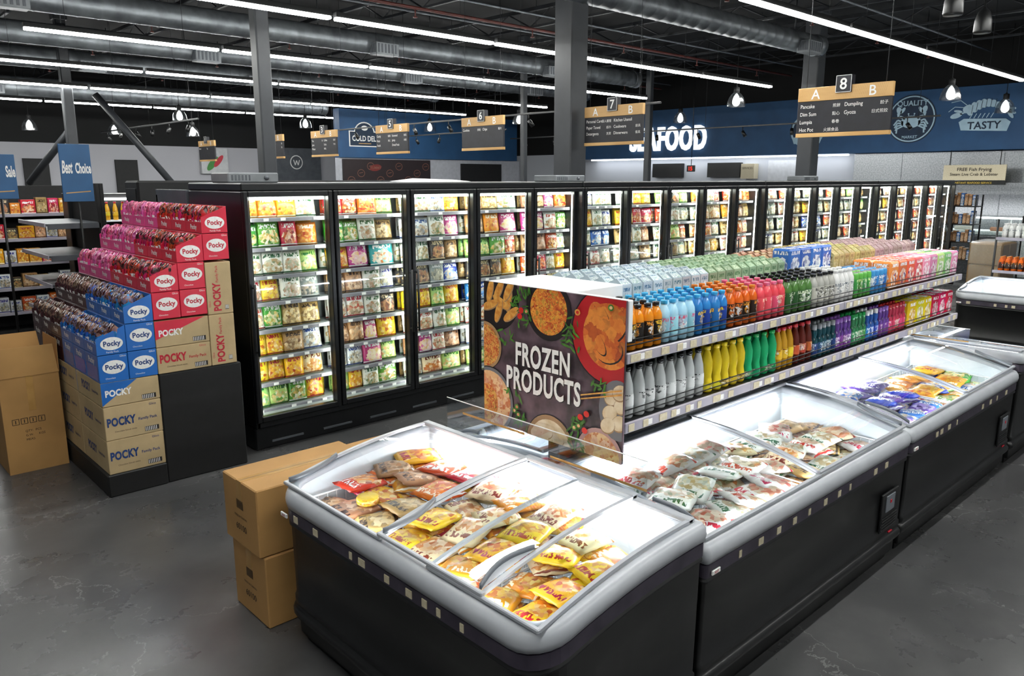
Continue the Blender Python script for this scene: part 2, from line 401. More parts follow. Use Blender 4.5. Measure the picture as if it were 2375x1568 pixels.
for x,y,z in [(9.46,25.1,4.05),(8.68,28.9,3.76),(6.1,28.5,3.78),(10.6,27.06,3.7),(14,25.6,4.05),(18.4,24.2,4.05),(18.1,19.0,4.05),(21.5,15.1,4.05),(17.7,10.8,4.05),(19.8,6.6,4.05),(22.6,6.25,3.9)]:
    e=empty('pendant_lamp',(x,y,z),label='clear ribbed dome pendant lamp, lit',cat='pendant lamp',group='dome pendant lamps')
    ob('lamp_shade',sh,None,e); ob('lamp_bulb',bu,None,e); ob('pendant_stem',st,None,e)
can=MB().lathe([(.085,0),(.09,.02),(.085,.13),(.06,.22),(.03,.25),(.01,.27),(.008,2.3)],16).mesh('lamp_housing',[BLACK])
canl=MB().lathe([(.07,.02),(.07,.025)],16).mesh('lamp_lens',[em('spot_glow','#fff6e8',3)])
for x,y,z in [(8.58,2.92,3.85),(9.9,3.05,3.86)]:
    e=empty('pendant_spotlight',(x,y,z),label='black bell-shaped pendant spotlight',cat='pendant lamp',group='black pendant spots')
    ob('lamp_housing',can,None,e); ob('lamp_lens',canl,None,e)
tk=MB().cyl((0,0,0),(0,0,-.12),.012,n=6).cyl((0,0,-.12),(-.09,-.03,-.26),.045,.05,n=12).mesh('spot_head',[BLACK])
for (x,y0,y1,n) in [(13,9.6,23,9),(20.5,7,22,10),(16.6,18,24.6,5),(8,20,28,6)]:
    e=empty('track_light',(0,0,0),label='black ceiling track with small adjustable spotlights',cat='track light',group='track lights')
    ob('light_track',MB().box(x-.018,x+.018,y0,y1,3.75,3.79),BLACK,e)
    k=y0+.5
    while k<y1: ob('track_rod',MB().cyl((x,k,3.79),(x,k,ZC),.006,n=4),BLACK,e); k+=3
    for i in range(n): ob('spot_head',tk,None,e,loc=(x,y0+(i+.5)*(y1-y0)/n,3.75),rot=(0,0,U(0,180)))
# ---------------------------------------------------------------- fascia walls + emblems
BLUE=pm('navy_fascia_paint','#27537e','#224a72',1.5,.6)
LBL=pm('pale_blue_emblem','#b4d0e0','#a6c4d6',5,.6)
NAVY=pm('dark_navy','#14293f','#172e48',5,.6)
LETW=em('lit_letter','#f2faff',1.25)
e=empty('seafood_fascia',(0,0,0),label='blue wall fascia with lit white lettering and round emblems',cat='fascia')
ob('fascia_board',MB().box(23.7,24.58,4.0,21.5,3.05,4.72,b=.01),BLUE,e)
mb=MB(); mb.text('SEAFOOD',1.12,FX(23.64,17.15,3.32),0,'CENTER',.05,.03,.60,0,1.14)
ob('channel_letters',mb,LETW,e,label='lit white channel letters')
mb=MB(); M=FX(23.69,8.86,3.95)
mb.poly(ell(0,0,.66,.66,40),0,1,M); mb.stroke(ell(0,0,.61,.61,40)+[(.61,0)],.035,.004,0,M)
mb.text('QUALITY',.20,M@T(0,.36,.006),0,'CENTER',0,.012); mb.text('MARKET',.11,M@T(0,-.53,.006),0,'CENTER',0,.01)
mb.poly(ell(0,-.08,.27,.17,24),.006,0,M)
for s in (-1,1):
    for k in range(4):
        mb.stroke([(s*.20,-.08-k*.035),(s*.36,-.02-k*.08),(s*(.46-.03*k),-.16-k*.075)],.042,.006,0,M)
    mb.stroke([(s*.16,.02),(s*.34,.08),(s*.36,.17)],.07,.006,0,M)
    mb.poly(ell(s*.34,.24,.07,.11,14,s*-20),.007,0,M); mb.poly(ell(s*.24,.24,.045,.10,12,s*35),.007,0,M)
    mb.stroke([(s*.06,.05),(s*.08,.13)],.02,.006,0,M); mb.poly(ell(s*.08,.14,.022,.022,8),.007,0,M)
ob('crab_emblem',mb,[LBL,NAVY],e,label='round emblem with a pale blue crab')
mb=MB(); M=FX(23.69,7.0,4.0)
for k in range(8): mb.poly(ell(-.38+k*.11,.10+.16*math.sin(k*.42),.085,.15-.011*k,14,12),.004+k*.0004,0,M); 
for k in range(7): mb.stroke([(-.33+k*.11,.0+.16*math.sin(k*.42)),(-.31+k*.11,.22+.16*math.sin(k*.42))],.012,.009,1,M)
for q in (-25,5,35): mb.poly(ell(.50+.10*math.cos(math.radians(q)),.05+.13*math.sin(math.radians(q))-.05,.13,.045,12,q-30),.006,0,M)
for s in range(6): mb.stroke([(-.3+s*.1,.0),(-.36+s*.1,-.12)],.02,.004,0,M)
mb.stroke([(-.42,.2),(-.62,.36),(-.85,.32)],.018,.004,0,M); mb.stroke([(-.42,.16),(-.75,.2),(-.9,.08)],.018,.004,0,M); mb.stroke([(-.42,.08),(-.6,.0)],.04,.004,0,M)
mb.poly(ell(-.70,-.03,.15,.07,14,15),.004,0,M); mb.poly(ell(-.66,.08,.11,.035,12,-10),.004,0,M); mb.poly(ell(-.45,.12,.10,.10,14,0),.005,0,M)
mb.poly([(-.62,-.2),(-.5,-.12),(.5,-.16),(.62,-.25),(.55,-.48),(-.55,-.42)],.004,0,M)
mb.text('TASTY',.27,M@T(0,-.40,.008),1,'CENTER',0,.02)
ob('lobster_emblem',mb,[LBL,NAVY],e,label='pale blue lobster over a ribbon')
mb=MB(); M=FX(23.69,11.9,3.75)
mb.poly(ell(0,0,.55,.5,30),0,0,M); mb.poly(ell(0,0,.49,.44,30),.003,1,M); mb.poly(ell(0,.05,.3,.13,20),.006,0,M); mb.poly([(.25,.05),(.42,.2),(.42,-.1)],.006,0,M)
mb.poly([(-.5,-.18),(.5,-.18),(.42,-.38),(-.42,-.38)],.007,0,M); mb.text('FRESH',.17,M@T(0,-.34,.01),1,'CENTER',0,.01)
ob('fish_emblem',mb,[LBL,NAVY],e,label='round fish emblem with ribbon')
ob('added_recess_light',MB().box(24.2,24.3,10.8,21.2,3.0,3.04),em('added_recess_glow','#fafdff',12),e)  # added glowing strip, brightens the wall below the fascia
e=empty('seafood_service_wall',(0,0,0),label='stainless steel kitchen wall below the fascia',cat='kitchen wall')
mb=MB().box(24.0,24.55,4.0,10.5,0,3.04,b=.01)
for y in (5.2,6.5,7.8,9.1): mb.box(23.98,24.0,y,y+.015,0,3.0)
ob('wall_panel',mb,CHROME,e)
ob('hood',MB().box(23.4,24.0,4.2,7.6,2.0,2.2).box(23.2,24.0,4.2,7.6,1.9,2.0),CHROME,e)
mb=MB().box(23.30,23.34,6.24,7.74,2.26,2.66); M=FX(23.29,6.99,2.5)
mb.text('FREE Fish Frying',.125,M,1,'CENTER',0,.006); mb.text('Steam Live Crab & Lobster',.105,M@T(0,-.12,0),1,'CENTER',0,.006)
e2=ob('service_sign',mb,[TAG,INK],label='cream hanging sign about free fish frying',cat='sign')
mb=MB().box(23.32,23.36,6.24,7.74,2.15,2.25); mb.text('INSTANT SEAFOOD SERVICE',.07,FX(23.31,6.99,2.17),1); ob('service_sign_strip',mb,[BLACK,pm('yellow_ink','#e8c64a')],e2)
ob('sign_rod',MB().cyl((23.32,6.4,2.66),(23.32,6.4,3.05),.01,n=6),BLACK,e2); ob('sign_rod',MB().cyl((23.32,7.6,2.66),(23.32,7.6,3.05),.01,n=6),BLACK,e2)
ob('double_door',MB().box(24.5,24.58,12.2,13.6,0,2.9).box(24.49,24.5,12.89,12.91,0,2.9),pm('door_paint','#c6c9cd'),label='pale double service door in the back wall',cat='door')
for y in (14.6,17.0): ob('menu_screen',MB().box(24.4,24.58,y,y+1.3,2.35,2.85),BLACK,label='dark wall-mounted menu screen above the counter',cat='screen',group='menu screens')
mb=MB().box(24.3,24.58,14.0,14.5,2.3,2.8); mb.text('SERVICES',.10,FX(24.29,14.25,2.62),1); ob('services_sign',mb,[TAG,INK],label='small cream notice board reading services',cat='sign')
e=empty('seafood_counter',(0,0,0),label='long refrigerated seafood display counter with glass front',cat='display counter')
ob('counter_base',MB().box(21.2,22.3,4.5,12,0,.95,b=.02),CHROME,e)
ob('counter_glass',MB().box(21.25,21.27,4.5,12,.95,1.4).box(21.27,22.0,4.5,12,1.4,1.42),DGLASS,e)
ob('ice_bed',MB().box(21.35,22.2,4.6,11.9,.96,1.05,b=.02),pm('crushed_ice','#ffffff','#cfd8dd',30,.3,bump=.8),e)
ob('counter_light',MB().box(21.9,22.0,4.6,11.9,1.33,1.37),em('counter_led','#ffffff',14),e)
for k in range(9):
    ob('seafood_tray',MB().box(-.2,.2,-.05,.05,.0,.09,0,.02),pm('seafood_%d'%k,random.choice(['#e9e4da','#cfd6da','#d99a7a','#b8bfc2']),None,20),loc=(21.7,5+k*.8,1.05),rot=(0,0,90),label='tray of chilled seafood on ice',cat='food tray',group='seafood trays')
e=empty('deli_fascia',(0,0,0),label='blue wall fascia with the cold deli emblem',cat='fascia')
ob('fascia_board',MB().box(15,23.69,25,25.4,3.05,4.75),BLUE,e)
mb=MB(); M=FY(16.02,24.98,3.75)@Matrix.Scale(.88,4)
mb.poly([(-.75,-.35),(.75,-.35),(.75,.28),(-.75,.28)],.0,0,M); mb.poly(ell(0,.2,.5,.45,24),.001,0,M)
mb.poly([(-.70,-.31),(.70,-.31),(.70,.24),(-.70,.24)],.004,1,M); mb.poly(ell(0,.2,.45,.40,24),.003,1,M)
mb.text('COLD DELI',.30,M@T(0,-.12,.008),0,'CENTER',0,.02,.80); mb.stroke([(-.3,-.22),(.3,-.22)],.03,.008,2,M); mb.poly(ell(0,.4,.16,.1,16),.008,0,M)
ob('deli_emblem',mb,[INKW,NAVY,WOODS],e)
ob('deli_wall',MB().box(15,23.9,25.1,25.4,0,3.04),pm('deli_wall_paint','#b9bcc4'),e)
mb=MB().box(15.1,19.0,25.0,25.09,1.6,3.0); M=FY(17,24.99,2.6)
for k in range(9):
    cx,cy=-1.6+k*.42,-.1+.25*((k*7)%3-1); mb.stroke(ell(cx,cy,.15,.13,14)+[(cx+.15,cy)],.02,.004,1,M); mb.stroke([(cx-.08,cy),(cx+.08,cy+.03)],.02,.004,1,M)
mb.poly(ell(-.55,.1,.26,.12,20,8),.006,2,M); mb.text('YUMMY',.14,M@T(-.55,.05,.01),1,'CENTER',0,.01)
ob('chalkboard_mural',mb,[pm('mural_brown','#221619'),pm('mural_line','#7d5446'),pm('mural_red','#6f2420')],e)
ob('kitchen_opening',MB().box(20.6,22.8,25.02,25.09,1.3,2.9),BLACKM,e)
for x in (6.5,9.5,19.4): ob('service_door',MB().box(x,x+.8,31.9,31.98,0,3.0),BLACKM,label='dark doorway in the far wall',cat='door',group='far wall doorways')
mb=MB().box(15.4,18.0,31.7,31.98,2.0,3.6); M=FY(16.8,31.69,3.0); mb.poly(ell(0,0,.30,.30,24),.01,1,M); mb.poly(ell(0,0,.26,.26,24),.02,0,M); mb.stroke([(-.14,.1),(-.07,-.12),(0,.08),(.07,-.12),(.14,.1)],.04,.03,1,M)
ob('wall_emblem',mb,[SGREY,INKW],label='dark wall panel with a small round white emblem',cat='sign')
mb=MB().box(12.7,13.8,31.8,31.98,2.5,3.5); M=FY(13.25,31.79,3.0); mb.poly(ell(-.1,-.1,.35,.13,20,50),.01,1,M); mb.poly(ell(.15,0,.3,.10,20,50),.012,2,M)
ob('produce_poster',mb,[pm('poster_grey','#c4c6c8'),pm('poster_green','#3f8a3a'),INKR],label='poster with vegetables on the far wall',cat='poster')
# ---------------------------------------------------------------- aisle signs
PANEL=pm('sign_black','#18181d','#1e1e26',8,.5)
PALE=pm('pale_ink','#efedea','#e3e1dd',50,.5)
HDR=pm('striped_wood_header','#d9b074','#c2965a',1,.5)
def aisle_sign(yc,num,rows_,z0=2.83,x=10,w=1.2):
    e=empty('aisle_sign',(x,yc,z0),label='hanging aisle sign with number %s, wood strip header and black panel'%num,cat='hanging sign',group='hanging aisle signs')
    h=.62
    hb=MB().box(-.03,.03,-w/2,w/2,h-.17,h,b=.004)
    k=-w/2+.02
    while k<w/2-.08: hb.poly([(k,0),(k+.006,0),(k+.046,.16),(k+.04,.16)],0,2,FX(-.0305,0,h-.165)); k+=.022
    hb.text('A',.17,FX(-.034,w*.30,h-.145),1,'CENTER',0,.01).text('B',.17,FX(-.034,-w*.30,h-.145),1,'CENTER',0,.01)
    ob('sign_header',hb,[HDR,INKW,WOODS],e)
    mb=MB().box(-.02,.02,-w/2,w/2,.05,h-.17)
    for i,(a,a2,b,b2) in enumerate(rows_):
        z=h-.255-i*.098
        mb.text(a,.066,FX(-.024,w/2-.04,z),1,'LEFT',0,.006,.9); mb.text(a2,.05,FX(-.024,.03,z),1,'RIGHT')
        mb.text(b,.066,FX(-.024,-.02,z),1,'LEFT',0,.006,.9); mb.text(b2,.05,FX(-.024,-w/2+.04,z),1,'RIGHT')
    ob('sign_panel',mb,[PANEL,PALE],e)
    ob('sign_base_strip',MB().box(-.03,.03,-w/2,w/2,0,.05),HDR,e)
    mb=MB().box(-.05,.05,-.10,.10,h-.09,h+.12).text(num,.19,FX(-.054,0,h-.05),1,'CENTER',0,.014)
    mb.stroke([(-.095,-.085),(.095,-.085),(.095,.115),(-.095,.115),(-.095,-.085)],.006,.001,1,FX(-.0505,0,h))
    ob('number_plate',mb,[PANEL,INKW],e)
    for s in (-1,1): ob('suspension_cable',MB().cyl((0,s*w*.42,h),(0,s*w*.42,ZC-z0),.005,n=4),TR,e)
aisle_sign(4.57,'8',[('Pancake','煎餅','Dumpling','餃子'),('Dim Sum','點心','Gyoza','日式煎餃'),('Lumpia','春卷','',''),('Hot Pot','火鍋食品','','')])
aisle_sign(8.3,'7',[('Personal Care','個人護理','Kitchen Utensil',''),('Paper Towel','紙巾','Cookware','廚具'),('Detergents','洗潔','Dinnerware','餐具')])
aisle_sign(11.5,'6',[('Cookies','餅乾','Chips','薯片')])
aisle_sign(14.5,'5',[('Candy','糖果','Seaweed','紫菜'),('Nuts','果仁','Jerky','肉乾'),('Snack','','Dried Fruit','')])
aisle_sign(17.4,'3',[('Tea','茶','Coffee','咖啡'),('Juice','','Soda','汽水'),('Water','','Milk','')])
aisle_sign(20.1,'2',[('Rice','米','Noodle','麵'),('Oil','油','Sauce','醬')])
aisle_sign(24.5,'1',[('Bread','','Egg','')])
# ---------------------------------------------------------------- product materials
PK={}
def P_(k,*a,**kw): PK[k]=pack('pack_'+k,*a,**kw)
P_('orange','#e08a1f','#fff4d8',['#a7321c','#e8b23f','#c9541e','#f2d27a'])
P_('red','#cf1f27','#ffffff',['#f0c9a0','#8f1a1a','#e88b3a','#fbe6c8'])
P_('green','#4f9f35','#ffffff',['#dff0b0','#2f7a2c','#e9c46a','#f4f4e4'])
P_('lgreen','#a9cf72','#1f6a2c',['#e9f3d2','#5a9a36','#f5e6a0','#c9a05a'])
P_('white','#e3e4dc','#2c5f3c',['#c9bda0','#a9854f','#e7e2d5','#6f7f52'])
P_('whiteb','#dfe2e4','#26408a',['#a9b6c2','#7a6a4a','#d6d4cc','#b49c6c'])
P_('whiter','#e6e4df','#b82430',['#c9b99a','#b5593a','#e2d4bb','#8a7556'])
P_('yellow','#eabf26','#a8201f',['#f5e6a0','#c9701f','#f2d040','#a83a14'])
P_('brown','#b38a5a','#3a2114',['#d9b98c','#7a5230','#e8cda6','#c9935a'])
P_('greyb','#98a4a2','#ffffff',['#d0c0a0','#56646a','#e0d6bf','#7b8078'])
P_('teal','#2fa39c','#ffffff',['#e6f3ee','#f2c9b0','#7ad0c6','#d9653f'])
P_('magenta','#b83a7c','#ffffff',['#f3d3df','#e9c27a','#efe0c8','#d66a98'])
P_('blue','#2256a8','#ffffff',['#d3e3f3','#e8c38a','#7aace0','#17407f'])
P_('dark','#3a3432','#e8d8a8',['#8a6a4a','#c9a26a','#51463e','#b87a4a'])
P_('purple','#5a3a98','#ffffff',['#b39ae0','#3a1f72','#d8cff0','#8a6acc'])
P_('cream','#e8d8ac','#7a3a1a',['#f2e2ba','#cf9440','#b86f2c','#f5e6c0'])
def bagmesh(w,h,t,mat,seed): return MB().pillow(w,h,t,0,None,8,8,.004,seed).mesh('frozen_food_bag',[mat],weld=True)
BAGC={}
def bag(kind,w,h,t,v):
    w=round(w*50)/50;h=round(h*50)/50
    k=(kind,w,h,v,t)
    if k not in BAGC: BAGC[k]=bagmesh(w,h,t,PK[kind],v*1.7+.3)
    return BAGC[k]
# ---------------------------------------------------------------- upright freezer row
FR=pm('freezer_frame_black','#0c0d0f','#121416',14,.3)
SHELFZ=[.31,.54,.77,1.01,1.25,1.48,1.72,1.97]
DW=.822; CX=2.73; CY=6.1
def upright(x0,k):
    L=DW*5
    e=empty('upright_display_freezer',(x0,CY,0),label='black upright freezer cabinet with five lit glass doors, stocked shelves',cat='display freezer',group='row of upright freezers')
    mb=MB()
    mb.box(.005,L-.005,.04,1.1,0,.20,0,.01)
    mb.box(.005,L-.005,.0,.05,.20,.26,0,.01)
    mb.box(.005,L-.005,1.0,1.1,.20,2.2,0,.01)
    mb.box(.005,L-.005,0,1.1,2.2,2.266,0,.01)
    mb.box(.003,.045,.0,1.1,.2,2.2,0,.01); mb.box(L-.045,L-.003,0,1.1,.2,2.2,0,.01)
    for i in range(8): mb.box(.15+i*.5,.45+i*.5,.03,.045,.05,.07,1,.003)
    ob('freezer_body',mb,[FR,SGREY],e)
    mb=MB(); mb.box(.05,L-.05,.48,.995,.24,2.19,0,.005); mb.box(.05,L-.05,.08,.48,.20,.29,0,.005); mb.box(.05,L-.05,.1,.48,2.15,2.195,0,.005)
    ob('interior_liner',mb,CLINER,e)
    for i in range(6):
        x=min(max(i*DW,.06),L-.06); ob('mullion',MB().box(x-.035,x+.035,.055,.085,.28,2.18,0,.004),FR,e)
        x=min(max(i*DW,.075),L-.075); ob('led_strip',MB().box(x-.018,x+.018,.087,.105,.32,2.14,0,.004),LEDM,e)
    ob('led_strip',MB().box(.1,L-.1,.10,.13,2.125,2.145,0,.004),LEDM,e)
    for z in SHELFZ:
        s=ob('shelf',MB().box(.055,L-.055,.17,.47,z-.014,z-.002,0,.002),SHELFW,e)
        mb=MB(); mb.box(.06,L-.06,.155,.169,z-.028,z+.006,0,.003)
        for i in range(26):
            if R()<.7: mb.box(.1+i*.155,.145+i*.155,.150,.1545,z-.022,z+.0,1,.001)
        ob('price_rail',mb,[RAILC,WHITEM],s)
    for i in range(5):
        a,b=i*DW+.006,(i+1)*DW-.006
        mb=MB(); w=.042
        mb.box(a,a+w,-.03,.03,.26,2.2,0,.006); mb.box(b-w,b,-.03,.03,.26,2.2,0,.006)
        mb.box(a+w,b-w,-.03,.03,.26,.31,0,.006); mb.box(a+w,b-w,-.03,.03,2.155,2.2,0,.006)
        d=ob('freezer_door',mb,FR,e)
        ob('door_glass',MB().quad((a+w,0,.31),(b-w,0,.31),(b-w,0,2.155),(a+w,0,2.155)),DGLASS,d,recalc=False)
        hx=a+.03 if i%2==0 else b-.03
        mb=MB().cyl((hx,-.07,.85),(hx,-.07,1.45),.011,n=8).cyl((hx,-.07,.88),(hx,-.03,.88),.008,n=6).cyl((hx,-.07,1.42),(hx,-.03,1.42),.008,n=6)
        ob('door_handle',mb,BLACK,d)
    return e
for k in range(4): upright(CX+k*DW*5,k)
TBL={0:[['lgreen','green','yellow'],['yellow','yellow','white'],['yellow','brown','whiteb'],['green','brown','brown'],['greyb','white','greyb'],['white','white','lgreen'],['green','red','orange'],['orange','orange','yellow']],
1:[['lgreen','white','green'],['whiteb','magenta','lgreen'],['brown','magenta','yellow'],['whiter','greyb','dark'],['brown','white','whiteb'],['magenta','teal','orange'],['green','white','brown'],['red','orange','lgreen']],
2:[['white','lgreen','white'],['magenta','whiter','magenta'],['whiter','white','lgreen'],['yellow','lgreen','yellow'],['dark','greyb','blue'],['white','dark','whiteb'],['whiteb','white','magenta'],['white','whiteb','yellow']],
3:[['lgreen','white','green'],['whiteb','red','green'],['whiter','yellow','lgreen'],['blue','dark','orange'],['dark','dark','orange'],['lgreen','green','red'],['brown','orange','magenta'],['brown','white','dark']],
4:[['red','white','green'],['orange','red','green'],['whiter','red','red'],['red','cream','whiter'],['red','white','red'],['brown','red','white'],['magenta','red','green'],['brown','magenta','orange']]}
for q in (17,18,19): TBL[q]=[['red','whiter','red']]*8  # red bags in the last doors imitate red reflections there
SETS=[['dark','lgreen','red','white'],['red','orange','cream','white'],['red','orange','brown','whiter'],['whiteb','orange','white','brown'],['red','white','cream','whiter'],['whiteb','white','blue','whiter'],['red','yellow','white','brown']]
stuff=MB(); smats=list(PK.values()); sk=list(PK.keys())
for d in range(20):
    xa=CX+d*DW+.05; xb=CX+(d+1)*DW-.04
    for l,z in enumerate(SHELFZ):
        gap=(SHELFZ+[2.17])[l+1]-z
        ks=TBL[d][l] if d in TBL else random.choices(SETS[d%7],k=3)
        nb=random.choice([3,4,4,4]); ws=[U(.85,1.2) for _ in range(nb)]; sw=sum(ws); x=xa
        for i in range(nb):
            w=ws[i]/sw*(xb-xa)*1.06
            kind=ks[min(2,int((x-xa)/(xb-xa)*3))]
            if R()<.12: kind=random.choice(['white','whiter','brown','cream','yellow'])
            h=min(gap-.018,U(.195,.225)) ; t=.06
            tilt=U(5,13); rz=U(-5,5)
            y=CY+.225+U(0,.015)+.012*(i%2)
            if d<10:
                ob('frozen_food_bag',bag(kind,w,h,t,i%3),None,loc=(x+w/2,y,z+.002),rot=(-tilt,0,rz),label='sealed frozen food bag standing on a lit freezer shelf',cat='frozen food',group='frozen bags in upright freezers')
            else:
                stuff.pillow(w,h,t,sk.index(kind),T(x+w/2,y,z+.002)@RZ(rz)@RX(-tilt),5,5)
            if (l+i)%2==0 or d<5: stuff.pillow(w*1.15,min(h*1.05,gap-.012),t,sk.index(random.choice([kind,kind,'white','brown'])),T(x+w/2+U(-.02,.04),y+.08,z+.002)@RZ(-rz)@RX(-3),5,5)
            x+=w/1.06
ob('packed_frozen_food_bags',stuff,smats,label='colourful frozen food bags filling the deeper and farther freezer shelves',cat='frozen food',kind='stuff',weld=True)
def topbox(x,y,w,d,h):
    mb=MB().box(-w/2,w/2,-d/2,d/2,0,h,0,.01)
    for k in range(6): mb.box(-w/2+.03+k*.03,-w/2+.045+k*.03,-d/2-.003,-d/2,.02,h-.02,1,.001)
    mb.cyl((w*.25,-d/2-.012,h*.5),(w*.25,-d/2,h*.5),.02,n=10,mi=1)
    ob('control_box',mb,[DIFM,SGREY],loc=(x,y,2.266),label='grey refrigeration control box on the cabinet top',cat='control box',group='control boxes')
topbox(2.98,6.55,.45,.35,.085); topbox(6.7,6.35,.5,.35,.075); topbox(12.6,6.35,.5,.3,.08)
ob('paper_sheet',MB().add([(0,0,0),(.8,.02,.004),(.8,.3,.02),(.3,.33,.035),(0,.3,.006)],[[0,1,2,3,4]]),WHITEM,loc=(4.4,6.15,2.27),label='crumpled white paper on top of the freezers',cat='paper')
mb=MB().box(2.73,19.1,7.25,8.0,0,.12); mb.box(2.73,19.1,7.98,8.02,.12,2.15)
for x in (2.73,6.9,11,15,19.06): mb.box(x,x+.04,7.25,8.02,.12,2.2)
ob('back_gondola',mb,SGREY,label='grey metal shelving back panels behind the upright freezers',cat='shelving')
ob('tall_case_end',MB().box(2.75,6.5,8.6,9.0,0,2.28,b=.02).box(2.742,2.75,8.65,8.95,.3,2.2),BLACKM,label='tall black merchandising case with plain end panel',cat='display case')
# ---------------------------------------------------------------- stepped biscuit display
BLU=pm('blue_carton','#1d6cc0','#1a62b0',4,.4); RED=pm('red_carton','#d8203f','#c81a37',4,.4); PNK=pm('pink_carton','#e04a92','#d43c86',4,.4); CHO=pm('brown_carton','#46252a','#3b1f24',4,.4)
CM={'b':BLU,'r':RED,'p':PNK,'c':CHO}
CN={'b':'blue','r':'red','p':'pink','c':'dark brown'}
def stick_pack(name,base,pics):
    return pack(name,base,'#ffffff',pics,rough=.22,pcy=.85,prx=.6,pry=.26,ty=.33,th=.12,tscale=7,foot=False)
SP={'b':stick_pack('stick_pack_blue','#1f6fc4',['#3a1f1a','#2c1512','#8f6a5a','#1f5fa8']),'r':stick_pack('stick_pack_red','#c81c36',['#3a1214','#2c1012','#9a3a3a','#c8203a']),'p':stick_pack('stick_pack_pink','#e8609f',['#c9306f','#f08ab8','#6a1f3a','#d84a86']),'c':stick_pack('stick_pack_brown','#4a262b',['#2c1512','#3f2422','#9a7a6a','#2a1416'])}
SW,SL,SH=.199,.308,.2
def tray_mesh(c):
    mb=MB(); t=.004
    mb.box(0,SW,0,SL,0,t,0,.001); mb.box(0,t,t,SL-t,t,.085,0,.001); mb.box(SW-t,SW,t,SL-t,t,SH,0,.001)
    for y in (0,SL-t):
        v=[(0,y,0),(SW,y,0),(SW,y,SH),(0,y,.12)]; w=[(a,b+t,c2) for a,b,c2 in v]
        mb.add(v+w,[[0,1,2,3],[7,6,5,4],[0,4,5,1],[1,5,6,2],[2,6,7,3],[3,7,4,0]],0)
    M=FY(SW*.52,-.001,.078)
    mb.poly(ell(0,0,.076,.047,24),0,1,M); mb.text('Pocky',.050,M@T(0,-.015,.0008),2,'CENTER',0,.035,.92,0,1.05)
    mb.text('Family Pack',.018,M@T(0,-.066,.0008),1)
    M=FX(-.001,SL/2,.02); mb.text('Pocky',.05,M@T(0,.008,0),1,'CENTER',0,.03)
    return mb
def carton_mesh(c):
    mb=MB(); mb.box(0,SW,0,SL,0,SH,0,.003)
    M=FY(SW*.52,-.001,.1); mb.poly(ell(0,.01,.078,.050,24),0,1,M); mb.text('Pocky',.052,M@T(0,-.005,.0008),2,'CENTER',0,.035,.92,0,1.05)
    mb.text('Glico',.02,M@T(.065,.078,.0008),1); mb.text('Chocolate',.016,M@T(-.03,-.075,.0008),1)
    M=FX(-.001,SL/2,.1); mb.poly([(-.13,-.085),(.13,-.085),(.13,.02),(-.13,.02)],0,3,M); mb.text('Pocky',.06,M@T(0,.035,.0005),1,'CENTER',0,.03)
    return mb
tm={};cm={};pmh={}
for c in 'brpc':
    ink={'b':INKB,'r':INKR,'p':INKR,'c':INK}[c]
    tm[c]=tray_mesh(c).mesh('carton',[CM[c],INKW,ink]); cm[c]=carton_mesh(c).mesh('carton',[CM[c],INKW,ink,SP[c]])
    pmh[c]=MB().pillow(.060,.19,.082,0,None,5,6,.006,1.3).mesh('snack_pack',[SP[c]],weld=True)
xi=lambda i:1.517+.203*i
yj=lambda j:5.93+.312*j
Tt=lambda i:1.265+.207*i
for i in range(5):
    for j in range(6):
        c=('b' if j<3 else 'c') if i<2 else ('r' if j<3 else 'p')
        z=Tt(i)-.2
        ob('display_tray',tm[c],None,loc=(xi(i),yj(j),z),label='%s display tray with slanted side, full of snack packs'%CN[c],cat='display tray',group='stepped snack trays')
        for a in range(5):
            for b in range(2):
                ob('snack_pack',pmh[c],None,loc=(xi(i)+.052+b*.09,yj(j)+.034+a*.0595,z+.006+U(0,.015)),rot=(U(-3,3),U(-4,4),90+U(-8,8)),label='%s foil pack of chocolate biscuit sticks in a tray'%CN[c],cat='snack pack',group='snack packs in trays')
        nl={0:1,1:2,2:1,3:2,4:1}[i]
        for q in range(nl):
            ob('snack_carton',cm[c],None,loc=(xi(i),yj(j),z-.204*(q+1)),label='%s printed snack carton with white oval emblem'%CN[c],cat='carton',group='stacked snack cartons')
